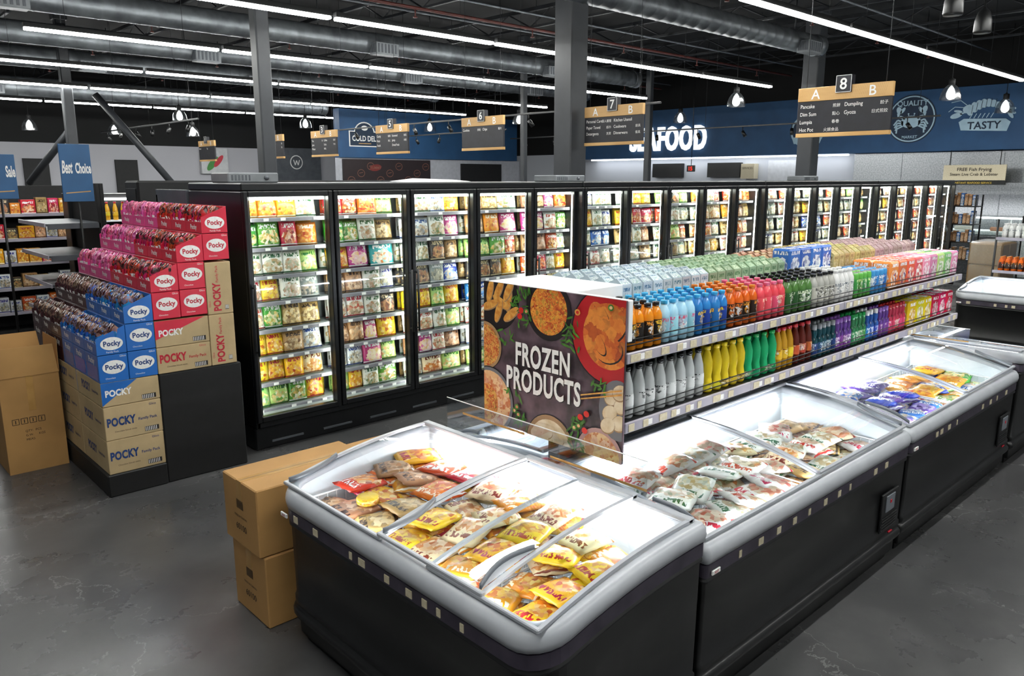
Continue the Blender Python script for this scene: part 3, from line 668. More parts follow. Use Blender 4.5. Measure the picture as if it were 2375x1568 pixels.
def case(x0,x1,y0,y1,z0,z1,tri=None,up=False,side=True):
    w,d,h=x1-x0,y1-y0,z1-z0
    mb=MB().box(0,w,0,d,0,h,0,.004)
    ink={'b':2,'r':3}[tri or ('b' if x0<1.9 else 'r')]
    if tri:
        mb.add([(.0,-.001,h*.3),(0,-.001,h),(w*.93,-.001,h)] if tri=='r' else [(0,-.001,h*.05),(0,-.001,h),(w*.62,-.001,h)],[[0,1,2]],1)
        mb.text('POCKY',.065,FY(w*.28,-.002,h*.42),4,'CENTER',0,.04,.8,0,1.06)
    elif up:
        M=T(w*.42,-.002,h*.5)@RY(-90)@RX(90); mb.text('POCKY',.08,M@T(-.07,-.02,0),ink,'CENTER',0,.04,.8,0,1.06); mb.text('Family Pack',.028,M@T(.11,-.01,0),ink,'CENTER',0,.01)
        mb.text('Glico',.022,M@T(-.12,.06,0),ink)
    else:
        mb.text('POCKY',.085,FY(w*.28,-.002,h*.42),ink,'CENTER',0,.045,.66,0,1.08); mb.text('Family Pack',.030,FY(w*.745,-.002,h*.46),ink,'CENTER',0,.012,.95)
        mb.text('Glico',.024,FY(w*.85,-.002,h*.86),ink); mb.text('Chocolate biscuit sticks',.016,FY(w*.35,-.002,h*.22),5)
    wl=.10 if not up else .03
    mb.poly([(0,0),(wl,0),(wl,.035),(0,.035)],0,5,FY(w*.68,-.001,h*.08))
    for k in range(7): mb.poly([(0,0),(.005 if not up else .002,0),(.005 if not up else .002,.03),(0,.03)],0,4,FY(w*.69+k*(.0125 if not up else .004),-.002,h*.09))
    if side:
        mb.text('POCKY',.085,FX(-.001,d*.62,h*.4),ink,'CENTER',0,.045,.72,0,1.08); mb.text('Family Pack',.032,FX(-.001,d*.25,h*.45),ink,'CENTER',0,.01)
    ob('shipping_case',mb,[CARD2,BLU if tri=='b' else RED,INKB,INKR,INKW,INK],loc=(x0,y0,z0),label='printed brown shipping case of snacks'+(' with coloured corner' if tri else ' under the display'),cat='cardboard box',group='brown cases under the snack display')
for q in range(3):
    ya,yb=5.93+.624*q,5.93+.624*q+.62
    case(1.517,1.917,ya,yb,.17,.425); case(1.517,1.917,ya,yb,.428,.68); case(1.517,1.917,ya,yb,.683,.86,tri='b')
    case(1.923,2.325,ya,yb,.862,1.06,side=False); case(1.923,2.325,ya,yb,1.063,1.262,tri='r',side=False)
    case(2.33,2.53,ya,yb,.862,1.262,up=True,side=False); case(2.33,2.53,ya,yb,1.265,1.67,up=True,side=False)
ob('display_platform',MB().box(1.50,1.92,5.92,7.82,0,.168,b=.008).box(1.922,2.56,5.93,7.82,0,.858,b=.008),BLACKM,label='black two-level platform under the snack display',cat='display platform')
# ---------------------------------------------------------------- big open carton
mb=MB(); x0,x1,y0,y1,h,t=1.06,1.48,6.93,7.40,.78,.006
mb.box(x0,x1,y0,y0+t,0,h,0,.001);mb.box(x0,x1,y1-t,y1,0,h,0,.001);mb.box(x0,x0+t,y0+t,y1-t,0,h,0,.001);mb.box(x1-t,x1,y0+t,y1-t,0,h,0,.001);mb.box(x0+t,x1-t,y0+t,y1-t,0,t,0,.001)
def flap(a,b,c,d):
    n=Vector((Vector(b)-Vector(a)).cross(Vector(d)-Vector(a))).normalized()*.004
    v=[Vector(q) for q in (a,b,c,d)]; w=[q+n for q in v]
    mb.add(v+w,[[0,1,2,3],[7,6,5,4],[0,4,5,1],[1,5,6,2],[2,6,7,3],[3,7,4,0]],0)
flap((x0,y0,h),(x1,y0,h),(x1-.02,y0+.015,h+.23),(x0+.02,y0+.015,h+.23))
flap((x1,y0,h),(x1,y1,h),(x1+.012,y1-.02,h+.26),(x1+.012,y0+.02,h+.26))
flap((x0,y1,h),(x1,y1,h),(x1-.02,y1+.06,h+.26),(x0+.02,y1+.06,h+.26))
flap((x0,y0,h),(x0,y1,h),(x0-.12,y1-.02,h+.1),(x0-.12,y0+.02,h+.1))
mb.box((x0+x1)/2-.025,(x0+x1)/2+.025,y0-.0015,y0,.5,h,1,.0004)
for k in range(4):
    mb.stroke([(k*.06,0),(k*.06+.045,0),(k*.06+.045,.045),(k*.06,.045),(k*.06,0)],.004,0,2,FY(1.12,y0-.002,.40))
    mb.stroke([(k*.06+.022,.008),(k*.06+.022,.036)],.006,0,2,FY(1.12,y0-.002,.40))
mb.text('QTY:  PCS',.025,FY(1.2,y0-.002,.33),2,'LEFT'); mb.text('G.W.     KGS',.025,FY(1.2,y0-.002,.295),2,'LEFT'); mb.text('MEAS:',.025,FY(1.2,y0-.002,.26),2,'LEFT')
ob('open_cardboard_box',mb,[CARD,TAPE,INK],label='tall open cardboard box with raised flaps on the floor',cat='cardboard box')
def kbox(x0,x1,y0,y1,z0,z1,label,txt=True):
    w,d,h=x1-x0,y1-y0,z1-z0; mb=MB().box(0,w,0,d,0,h,0,.006)
    mb.box(-.001,w+.001,d/2-.03,d/2+.03,h-.12,h+.001,1,.0005)
    mb.poly([(0,d/2-.002),(w,d/2-.002),(w,d/2+.002),(0,d/2+.002)],h+.0015,2)
    if txt:
        M=FX(-.0015,d*.5,h*.3)
        for k in range(9): mb.poly([(k*.009,.10),(k*.009+.004+.002*(k%2),.10),(k*.009+.004+.002*(k%2),.15),(k*.009,.15)],0,2,M@T(-.04,0,0))
        mb.text('60100',.05,M@T(0,-.02,0),2); mb.text('MADE IN TAIWAN',.018,M@T(0,.05,0),2)
    ob('cardboard_box',mb,[CARD,TAPE,INK],loc=(x0,y0,z0),label=label,cat='cardboard box',group='cardboard boxes beside the island freezer')
kbox(1.575,2.28,3.53,3.92,0,.395,'brown cardboard box on the floor beside the island freezer')
kbox(1.555,2.27,3.54,3.94,.398,.765,'brown cardboard box stacked on another, taped top')
kbox(2.31,2.8,3.54,3.9,0,.37,'brown cardboard box behind the stacked pair'); kbox(2.3,2.78,3.54,3.92,.373,.74,'brown taped cardboard box stacked beside the freezer')
# ---------------------------------------------------------------- island freezers
def rr(L,D,ins,rf,rb,n=6,sub=8):
    pts=[]
    cs=[((ins,ins),rf,180),((L-ins,ins),rf,270),((L-ins,D-ins),rb,0),((ins,D-ins),rb,90)]
    sg=[(1,1),(-1,1),(-1,-1),(1,-1)]
    arcs=[]
    for (c,r,a0),s in zip(cs,sg):
        r=max(r-ins,.012); cx,cy=c[0]+s[0]*r,c[1]+s[1]*r
        arcs.append([(cx+r*math.cos(math.radians(a0+90*i/n)),cy+r*math.sin(math.radians(a0+90*i/n))) for i in range(n+1)])
    for k in range(4):
        pts+=arcs[k]; a=arcs[k][-1]; b=arcs[(k+1)%4][0]
        for i in range(1,sub): pts.append((a[0]+(b[0]-a[0])*i/sub,a[1]+(b[1]-a[1])*i/sub))
    return pts
def loft(mb,loops,mi=0,smooth=True,capend=False,capstart=False):
    n=len(loops[0]); vs=[p for l in loops for p in l]; fs=[]
    for j in range(len(loops)-1):
        for i in range(n): fs.append([j*n+i,j*n+(i+1)%n,(j+1)*n+(i+1)%n,(j+1)*n+i])
    if capend: fs.append([(len(loops)-1)*n+i for i in range(n)])
    if capstart: fs.append(list(range(n))[::-1])
    mb.add(vs,fs,mi,None,smooth)
def island(loc,rotz,L,D,rf,rb,lids,handles,label,grille=True):
    e=empty('island_freezer',loc,rotz,label=label,cat='chest freezer',group='island chest freezers')
    def zf(y):
        p=max(0,min(1,y/D)); return .80+.13*(1-(1-p)**2)
    def lp(ins,dz,absz=None): return [(x,y,(zf(y)+dz) if absz is None else absz) for x,y in rr(L,D,ins,rf,rb)]
    mb=MB(); loft(mb,[lp(.012,-.075),lp(-.002,-.072),lp(-.008,-.045),lp(-.004,-.018),lp(.010,0),lp(.035,.006),lp(.058,.003),lp(.064,-.012),lp(.066,-.05)])
    ob('rim',mb,GREYR,e,recalc=True)
    mb=MB(); loft(mb,[lp(.06,0,.0),lp(.06,0,.05),lp(.03,0,.055),lp(.03,0,.13),lp(.01,0,.14),lp(.0,0,.16),lp(.0,0,.18),lp(.01,0,.195),lp(.02,0,.20),lp(.012,0,.215),lp(.012,0,.245),lp(.02,0,.255),lp(.014,-.17),lp(.004,-.165),lp(.004,-.155),lp(.014,-.15),lp(.014,-.07)],capstart=True)
    ob('freezer_body',mb,BLACK,e)
    mb=MB()
    loft(mb,[lp(.012,-.14),lp(.003,-.14),lp(.003,-.082),lp(.012,-.082)],0,False)
    x=.17
    while x<L-.25:
        w=U(.02,.05)
        if R()<.75: mb.box(x,x+w,-.0,.005,zf(0)-.130,zf(0)-.095,1,.001)
        x+=w+U(.03,.16)
    ob('price_rail',mb,[RAILD,TAG],e)
    mb=MB(); loft(mb,[lp(.065,-.03),lp(.08,-.08),lp(.095,0,.40),lp(.11,0,.30)],0,True,capend=True)
    ob('freezer_liner',mb,LINER,e)
    ob('led_strip',MB().box(.16,L-.16,D-.10,D-.08,.872,.888,0,.003),LEDF,e)
    ob('led_strip',MB().box(.16,L-.16,.078,.088,.755,.765,0,.003),LEDF,e)
    if grille:
        g=MB(); g.box(L-.35,L-.12,.0,.012,.26,.50,0,.003)
        for k in range(5): g.box(L-.34,L-.13,-.004,.0,.27+k*.018,.278+k*.018,1,.001)
        g.box(L-.30,L-.18,-.006,0,.38,.48,2,.003); g.box(L-.25,L-.23,-.009,-.006,.43,.45,3,.001)
        ob('control_panel',g,[BLACK,BLACKM,DGREY,INKR],e,label='grey controller plate with vents')
    g=MB(); g.box(L*.9,L*.9+.05,-.004,.006,.228,.236,0,.001); ob('maker_badge',g,[INKR],e)
    g=MB(); g.box(.05,.11,-.006,.002,zf(0)-.13,zf(0)-.11,0,.001).text('AHT',.016,FY(.08,-.007,zf(0)-.126),1,'CENTER',0,.02); ob('maker_badge',g,[INKW,INKR],e)
    for (a,bb,lv) in lids:
        dz=.014+.016*lv; N=12
        def pz(y): return zf(y)+dz+.006*math.sin(pi*min(1,max(0,y/D)))
        ys=[.04+(D-.10)*i/N for i in range(N+1)]
        mb=MB()
        for xx in (a,bb-.018):
            vs=[];fs=[]
            for y in ys: vs+= [(xx,y,pz(y)-.006),(xx+.018,y,pz(y)-.006),(xx+.018,y,pz(y)+.007),(xx,y,pz(y)+.007)]
            for i in range(N):
                for q in range(4): fs.append([i*4+q,i*4+(q+1)%4,(i+1)*4+(q+1)%4,(i+1)*4+q])
            fs+= [[0,1,2,3],[N*4+q for q in range(4)]]
            mb.add(vs,fs,0)
        mb.box(a,bb,.025,.045,pz(.05)-.01,pz(.05)+.008,0,.004); mb.box(a,bb,D-.085,D-.045,pz(D-.1)-.008,pz(D-.1)+.012,0,.004)
        lid=ob('lid_frame',mb,GREYP,e)
        vs=[];fs=[]
        for y in ys: vs+=[(a+.018,y,pz(y)),(bb-.018,y,pz(y))]
        for i in range(N): fs.append([2*i,2*i+1,2*i+3,2*i+2])
        ob('lid_glass',MB().add(vs,fs,0,None,True),GLASS,lid,recalc=False)
        for (hx,dr) in handles.get((a,bb,lv),[]):
            m2=MB(); vs=[];K=14
            for i in range(K+1):
                u=i/K; y=.045+.27*u; o=.038*math.sin(pi*u); z=pz(y)+.007; wd=.013
                vs+=[(hx+dr*o,y,z),(hx+dr*(o+wd),y,z),(hx+dr*(o+wd),y,z+.018),(hx+dr*o,y,z+.022)]
            fs=[]
            for i in range(K):
                for q in range(4): fs.append([i*4+q,i*4+(q+1)%4,(i+1)*4+(q+1)%4,(i+1)*4+q])
            fs+=[[0,1,2,3],[K*4+q for q in range(4)]]
            m2.add(vs,fs,0,None,True)
            vs=[]
            for i in range(K+1):
                u=i/K; y=.045+.27*u; z=pz(y)+.009; vs+=[(hx,y,z),(hx+dr*.038*math.sin(pi*u),y,z)]
            m2.add(vs,[[2*i,2*i+1,2*i+3,2*i+2] for i in range(K)],1)
            ob('lid_handle',m2,[DGREY,GREYP],lid,label='crescent grip handle')
    return e
endL=[(.035,.88,0),(.86,1.53,1),(1.2,1.815,0)]
island((1.62,3.45,0),-90,1.85,.97,.15,.03,endL,{endL[0]:[(.055,1)],endL[1]:[(.88,1),(1.51,-1)]},'end island freezer, rounded grey rim, black body, curved glass lids',grille=False)
rl=[(.03,1.08,0),(1.06,2.17,1)]
hd={rl[0]:[(.05,1)],rl[1]:[(2.15,-1)]}
for k in range(2):
    island((2.602+2.212*k,1.61,0),0,2.2,.88,.035,.03,rl,hd,'long island chest freezer with curved sliding glass lids, black body')
    island((2.602+2.212*k+2.2,3.42,0),180,2.2,.88,.035,.03,rl,hd,'long island chest freezer facing the other aisle')
island((8.00,1.6,0),90,1.85,.95,.15,.03,endL,{endL[0]:[(.055,1)],endL[1]:[(.88,1)]},'rounded end chest freezer at the far end of the island',grille=False)
island((11.4,3.5,0),-90,1.85,.97,.15,.03,endL,{endL[0]:[(.055,1)]},'second island chest freezer across the cross aisle',grille=False)
def guard(x,ya,yb,z0,z1):
    e=empty('acrylic_guard',(x,ya,z0),label='clear acrylic divider panel with tape strips',cat='acrylic guard',group='acrylic guards')
    ob('acrylic_sheet',MB().quad((0,0,0),(0,yb-ya,0),(0,yb-ya,z1-z0),(0,0,z1-z0)),ACRY,e,recalc=False)
    ob('sheet_edge',MB().box(-.002,.003,0,yb-ya,z1-z0-.004,z1-z0,0,.0005),WHITE,e)
    ob('tape_strip',MB().box(-.002,-.0005,.0,(yb-ya)*.42,.04,.052,0,.0003),TAPE,e); ob('tape_strip',MB().box(-.002,-.0005,(yb-ya)*.55,(yb-ya)*.9,.11,.122,0,.0003),TAPE,e)
guard(2.575,1.90,3.28,.935,1.115); guard(7.03,2.0,3.2,.935,1.09)
# baskets
def basket(L,W,H):
    mb=MB(); r=.0032
    n=int(L/.05)
    for i in range(n+1):
        x=L*i/n; mb.tube([(x,0,H),(x,.01,0),(x,W-.01,0),(x,W,H)],r*.7,4)
    n=int(W/.05)
    for i in range(n+1):
        y=W*i/n; mb.tube([(0,y,H),(.01,y,0),(L-.01,y,0),(L,y,H)],r*.7,4)
    for z in (0,H*.33,H*.66,H*.85,H):
        mb.tube([(0,0,z),(L,0,z),(L,W,z),(0,W,z),(0,0,z)],r if z<H else r*1.6,4)
    return mb
BM={}
def place_basket(x,y,L,W,H,z,lab='white wire basket holding frozen bags inside the freezer'):
    k=(L,W,H)
    if k not in BM: BM[k]=basket(L,W,H).mesh('wire_basket',[WIRE])
    ob('wire_basket',BM[k],None,loc=(x,y,z),label=lab,cat='wire basket',group='wire baskets in freezers')
def pile(x0,x1,y0,y1,drop,kinds,w,h,t,layers,lab,grp,amp=9,axis='y',o0=1.61,D=.88):
    """bags heaped so that the heap follows the lid's slope, 'drop' below it"""
    for l in range(layers):
        nx=max(1,int(round((x1-x0)/(w*.84)))); ny=max(1,int(round((y1-y0)/(h*.84))))
        for i in range(nx):
            for j in range(ny):
                if l==layers-1 and R()<.22: continue
                kd=random.choice(kinds); me=bag(kd,w*U(.9,1.1),h*U(.9,1.1),t,(i+j+l)%3)
                cx=x0+(i+.5)*(x1-x0)/nx+U(-.02,.02); cy=y0+(j+.5)*(y1-y0)/ny+U(-.02,.02)
                p=((cy if axis=='y' else cx)-o0)/D; p=max(0,min(1,p))
                zt=.80+.13*(1-(1-p)**2)-drop
                M=T(cx,cy,zt-t*.5-(layers-1-l)*t*.8)@RZ(U(-30,30)+90*(l%2))@RX(-90+U(-amp,amp))@RY(U(-amp,amp))@T(0,0,-h/2)
                o=ob('bagged_frozen_food',me,None,label=lab,cat='frozen food',group=grp); o.matrix_world=M
GE='packs piled in the end freezer'
A=dict(axis='x',o0=1.62,D=.97)
place_basket(1.73,2.74,.72,.58,.44,.31); pile(1.74,2.45,2.76,3.34,.075,['brown','red','yellow','orange'],.19,.22,.045,2,'frozen meat tray pack piled in the basket',GE,8,**A)
place_basket(1.73,2.16,.72,.56,.43,.31); pile(1.74,2.45,2.14,2.74,.08,['yellow','cream','yellow','cream','orange'],.19,.22,.045,2,'yellow frozen dumpling bag piled in the basket',GE,8,**A)
place_basket(1.73,1.71,.72,.42,.40,.31); pile(1.74,2.38,1.73,2.12,.10,['yellow','orange','yellow','cream'],.19,.20,.045,2,'yellow frozen noodle pack in the basket',GE,8,**A)
GL='bags piled in the long freezers'
def rowfill(x,kindsA,kindsB,la,lb,dp_=.08,amp=15):
    place_basket(x+.11,1.71,.97,.66,.43,.31); pile(x+.12,x+1.06,1.73,2.36,dp_,kindsA,.20,.23,.055,2,la,GL,amp)
    place_basket(x+1.12,1.71,.97,.66,.43,.31); pile(x+1.13,x+2.07,1.73,2.30,dp_+.04,kindsB,.20,.23,.055,2,lb,GL,amp*.8)
rowfill(2.6,['whiter','white','whiter'],['whiter','brown','white','cream'],'white frozen seafood bag with red print in a basket','white and tan frozen bag in a basket',.075,17)
rowfill(4.81,['purple','purple','blue'],['yellow','orange','green','blue'],'purple boxed frozen dessert in a basket','bright yellow frozen fruit bag in a basket',.11)
place_basket(7.17,1.8,.66,1.4,.36,.31); pile(7.2,7.8,1.85,3.15,.20,['yellow','orange','blue'],.21,.24,.05,1,'yellow frozen bag in a basket','bags piled in the far end freezer',9,'x',7.0,9)
pile(11.6,12.2,1.8,3.3,.14,['whiteb','white'],.21,.24,.05,1,'white frozen bag in an island freezer','bags piled in the second island',9,'x',11.4,9)
ob('round_lid_tub',MB().lathe([(.045,0),(.055,.005),(.055,.03),(.05,.035)],20),PK['yellow'],loc=(1.88,3.02,.775),label='round yellow tub lying on the frozen packs',cat='food tub')
# ---------------------------------------------------------------- gondola over island
gx0,gx1=2.63,6.92
e=empty('overhead_gondola',(0,0,0),label='black two-tier shelving above the island freezers with grey rails',cat='shelving')
mb=MB().box(gx0,gx1,2.49,2.535,.94,1.66)
for x in (gx0,gx0+1.4,gx0+2.8,gx1-.05): mb.box(x,x+.05,2.475,2.55,.93,1.68)
for z in (1.19,1.51):
    for x in (gx0+.02,gx0+1.4,gx0+2.8,gx1-.04):
        mb.box(x,x+.012,2.12,2.49,z-.05,z); mb.box(x,x+.012,2.535,2.90,z-.05,z)
ob('gondola_frame',mb,BLACK,e)
for z in (1.225,1.545):
    for yy in (0,1):
        s=ob('shelf',MB().box(gx0,gx1,2.085,2.489,z-.03,z) if not yy else MB().box(gx0,gx1,2.536,2.935,z-.03,z),BLACK,e)
        for k in range(4):
            mb=MB(); a=gx0+k*(gx1-gx0)/4; b=a+(gx1-gx0)/4-.006
            if yy: mb.box(a,b,2.936,2.95,z-.045,z+.005,0,.004)
            else:
                mb.box(a,b,2.07,2.084,z-.045,z+.005,0,.004); x=a+.02
                while x<b-.1:
                    w=U(.03,.07); mb.box(x,x+w,2.066,2.0695,z-.038,z-.004,1,.001)
                    if R()<.3: mb.box(x+w,x+w+.03,2.066,2.0695,z-.034,z-.008,2,.001)
                    x+=w+U(.03,.11)
            ob('price_rail',mb,[RAIL,TAG,WHITEM],s)
        if not yy:
            for dz in (.03,.055): ob('fence_wire',MB().tube([(gx0,2.095,z+dz),(gx1,2.095,z+dz)],.003,4),BLACK,s)
ob('top_deck',MB().box(gx0,gx1,2.42,2.94,1.64,1.66),SGREY,e)
ob('top_cover_panel',MB().box(2.63,3.02,2.42,2.99,1.661,1.785).box(2.63,2.66,2.07,2.42,1.60,1.785),WHITE,e,label='white cover panel')
# banner
e=empty('frozen_products_banner',(2.605,2.995,1.045),label='dark printed end banner with bowls of food and white lettering',cat='banner')
W_,H_=.93,.742
def food(name,cols,scale=14,rough=.6):
    m,nt,out=mk(name); p=nn(nt,'ShaderNodeBsdfPrincipled'); nt.links.new(p.outputs[0],out.inputs[0])
    tc=nn(nt,'ShaderNodeTexCoord'); v=nn(nt,'ShaderNodeTexVoronoi'); v.inputs['Scale'].default_value=scale
    n=nn(nt,'ShaderNodeTexNoise'); n.inputs['Scale'].default_value=scale; n.inputs['Detail'].default_value=4; nt.links.new(tc.outputs['Object'],n.inputs['Vector'])
    ad=nn(nt,'ShaderNodeVectorMath'); ad.operation='MULTIPLY_ADD'; nt.links.new(n.outputs['Color'],ad.inputs[0]); ad.inputs[1].default_value=(.08,.08,.08); nt.links.new(tc.outputs['Object'],ad.inputs[2])
    nt.links.new(ad.outputs[0],v.inputs['Vector']); s=nn(nt,'ShaderNodeSeparateColor'); nt.links.new(v.outputs['Color'],s.inputs[0])
    f=mth(nt,'ADD',mth(nt,'MULTIPLY',s.outputs[0],.6),mth(nt,'MULTIPLY',n.outputs[0],.4))
    nt.links.new(ramp(nt,f,[(i/(len(cols)-1)*.8+.1,c) for i,c in enumerate(cols)]),p.inputs['Base Color']); p.inputs['Roughness'].default_value=rough
    return m
slate=pm('slate_print','#2f2529','#6b5660',7,.45,bump=0)
mats=[slate,pm('bowl_dark','#1b1416'),food('noodle_print',['#7a1d0e','#c9561c','#e8a03a','#3f6a24'],60),pm('bowl_red','#b3151c'),
 food('chicken_print',['#8a2f12','#c9601f','#e08a35','#6a1f10'],22),food('rice_print',['#b5722c','#e0b25a','#c43f1c','#4f7a2c'],70),pm('spring_roll_print','#e3ac55','#c9822f',40),
 pm('bun_print','#ecdcc0','#d6bd94',20),pm('bowl_grey','#6f7076'),food('soup_print',['#d9a06a','#e8c99a','#c46a3a','#f0dcc0'],30),pm('leaf_print','#4f8a2c','#2f5c1d',30),pm('chilli_print','#cf2418'),INKW,pm('plate_tan','#a8855f'),pm('bowl_pink','#c49a96'),pm('letter_shadow','#0f0b0d')]
mb=MB(); M=RZ(-90)@RX(90)
mb.box(0,.012,-W_,0,0,H_,0,.002)
Lz=[.0006]
def dp(pts,mi):
    p=clip(pts,W_,H_)
    if len(p)>2: Lz[0]+=.00006; mb.poly(p,Lz[0],mi,M)
def S(s,t): return s*W_,(1-t)*H_
def bowl(s,t,r,rim,fill,rw=.82):
    x,y=S(s,t); dp(ell(x,y,r*1.03,r*1.03,36),15); dp(ell(x,y,r,r,36),rim); dp(ell(x,y,r*rw,r*rw,32),fill)
bowl(.10,.10,.165,1,1)
for k,(a,b,ro) in enumerate([(.05,.06,75),(.12,.05,60),(.20,.10,80),(.14,.13,-25),(.22,.20,35),(.12,.19,70),(.05,.16,20),(.20,.04,60)]):
    x,y=S(a,b); dp(ell(x+.004,y-.004,.066,.023,16,ro),13); dp(ell(x,y,.066,.021,16,ro),6)
bowl(.50,.13,.145,1,2,.84)
bowl(.90,.23,.215,3,3,.9); x,y=S(.90,.23); dp(ell(x,y,.15,.15,30),4)
for a,b,rx,ry,ro in [(.84,.16,.06,.10,20),(.95,.15,.05,.09,-30),(.90,.31,.08,.06,10),(.83,.27,.03,.07,40)]:
    x,y=S(a,b); dp(ell(x+.006,y-.006,rx,ry,20,ro),1); dp(ell(x,y,rx,ry,20,ro),4)
bowl(.01,.45,.125,13,5,.88)
bowl(.05,.84,.175,8,9,.9); x,y=S(.03,.86); dp(ell(x,y,.08,.1,20),5)
bowl(.52,1.04,.16,13,7,.86)
for a,b in [(.42,.97),(.50,.95),(.58,.98),(.47,1.0)]: x,y=S(a,b); dp(ell(x,y-.004,.042,.03,16,20),13); dp(ell(x,y,.04,.028,16,20),7)
bowl(.86,1.0,.14,14,9,.85)
x,y=S(.97,.67); dp(ell(x,y,.11,.14,30),8)
for a,b in [(.93,.60),(.99,.64),(.92,.70),(.98,.75),(.91,.78),(.98,.56)]: x,y=S(a,b); dp(ell(x,y,.045,.038,18,30),13); dp(ell(x,y+.003,.043,.034,18,30),7)
for k in range(120):
    s,t=random.choice([(.3,.12),(.68,.2),(.2,.36),(.22,.70),(.3,.93),(.72,.82),(.72,.98),(.66,.30),(.84,.55),(.34,.22),(.25,.75),(.70,.90),(.33,.05)])
    x,y=S(s+U(-.06,.06),t+U(-.05,.05)); dp(ell(x,y,U(.012,.032),U(.003,.007),10,U(0,180)),10)
for s,t,m_ in [(.31,.16,11),(.30,.20,11),(.35,.16,10),(.28,.83,10),(.26,.86,10),(.29,.88,10),(.74,.77,11),(.78,.74,11),(.73,.83,10),(.77,.85,11),(.70,.85,10),(.71,.11,6),(.92,.05,10)]:
    x,y=S(s,t); dp(ell(x,y,.017,.015,14),m_); dp(ell(x,y,.009,.008,10),9 if m_==10 else 11)
for q in (0,.025): dp([(.74*W_,H_*(.37-q)),(W_,H_*(.46-q)),(W_,H_*(.470-q)),(.74*W_,H_*(.378-q))],6)
zt=Lz[0]+.001
for (dx,dy,dz,mi) in ((.004,-.004,0,15),(0,0,.001,12)):
    mb.text('FROZEN',.155,M@T(W_*.47+dx,H_*.475+dy,zt+dz),mi,'CENTER',0,.032,.60,0,1.08)
    mb.text('PRODUCTS',.155,M@T(W_*.47+dx,H_*.30+dy,zt+dz),mi,'CENTER',0,.032,.60,0,1.08)
ob('banner_panel',mb,mats,e,recalc=False)
# ---------------------------------------------------------------- bottles
def bm_(name,c,r=.15): return pm(name,c,None,10,r)
def bottle_kind(kind,body,label,cap):
    if kind=='straight':
        prof=[(.026,0),(.031,.006),(.031,.13),(.029,.145),(.017,.172),(.014,.178),(.014,.182)]; lb=[(.0316,.035),(.0316,.12)]; cp=[(.0165,.180),(.017,.196),(.015,.199)]
    elif kind=='waist':
        prof=[(.028,0),(.033,.008),(.033,.05),(.027,.085),(.031,.12),(.031,.16),(.02,.20),(.014,.215),(.014,.222)]; lb=[(.0338,.012),(.0338,.048)]; cp=[(.017,.22),(.0175,.236),(.015,.24)]
    elif kind=='tall':
        prof=[(.027,0),(.032,.008),(.034,.08),(.033,.11),(.028,.16),(.017,.20),(.014,.21),(.014,.22)]; lb=[(.0345,.06),(.0345,.10),(.0335,.115)]; cp=[(.017,.218),(.0175,.236),(.015,.24)]
    elif kind=='codd':
        prof=[(.022,0),(.027,.006),(.027,.10),(.024,.115),(.016,.125),(.019,.14),(.019,.165),(.014,.175)]; lb=[(.0276,.02),(.0276,.09)]; cp=[(.0165,.17),(.0165,.20),(.014,.203)]
    elif kind=='can':
        prof=[(.022,0),(.027,.006),(.027,.145),(.022,.158)]; lb=[(.0273,.03),(.0273,.12)]; cp=[(.021,.158),(.021,.16)]
    o=ob('drink_bottle',MB().lathe(prof,14),body); ob('bottle_label',MB().lathe(lb,14,caps=False),label,o); ob('bottle_cap',MB().lathe(cp,12),cap,o)
    return o
def lab(name,base,acc): return pack(name,base,acc,[acc,base,'#ffffff'],rough=.35,pcy=.5,prx=.28,pry=.3,ty=.85,th=.1,foot=False)
CAPK=bm_('cap_black','#1a1a1c'); CAPB=bm_('cap_blue','#3aa6dc'); CAPW=bm_('cap_white','#eeeeee'); CAPG=bm_('cap_green','#1f9a4c'); CAPR=bm_('cap_red','#b3252c'); CAPO=bm_('cap_orange','#d97a2a'); CAPY=bm_('cap_yellow','#e3c928'); CAPGR=bm_('cap_grey','#8a8f94'); CAPP=bm_('cap_pink','#e06a8f')
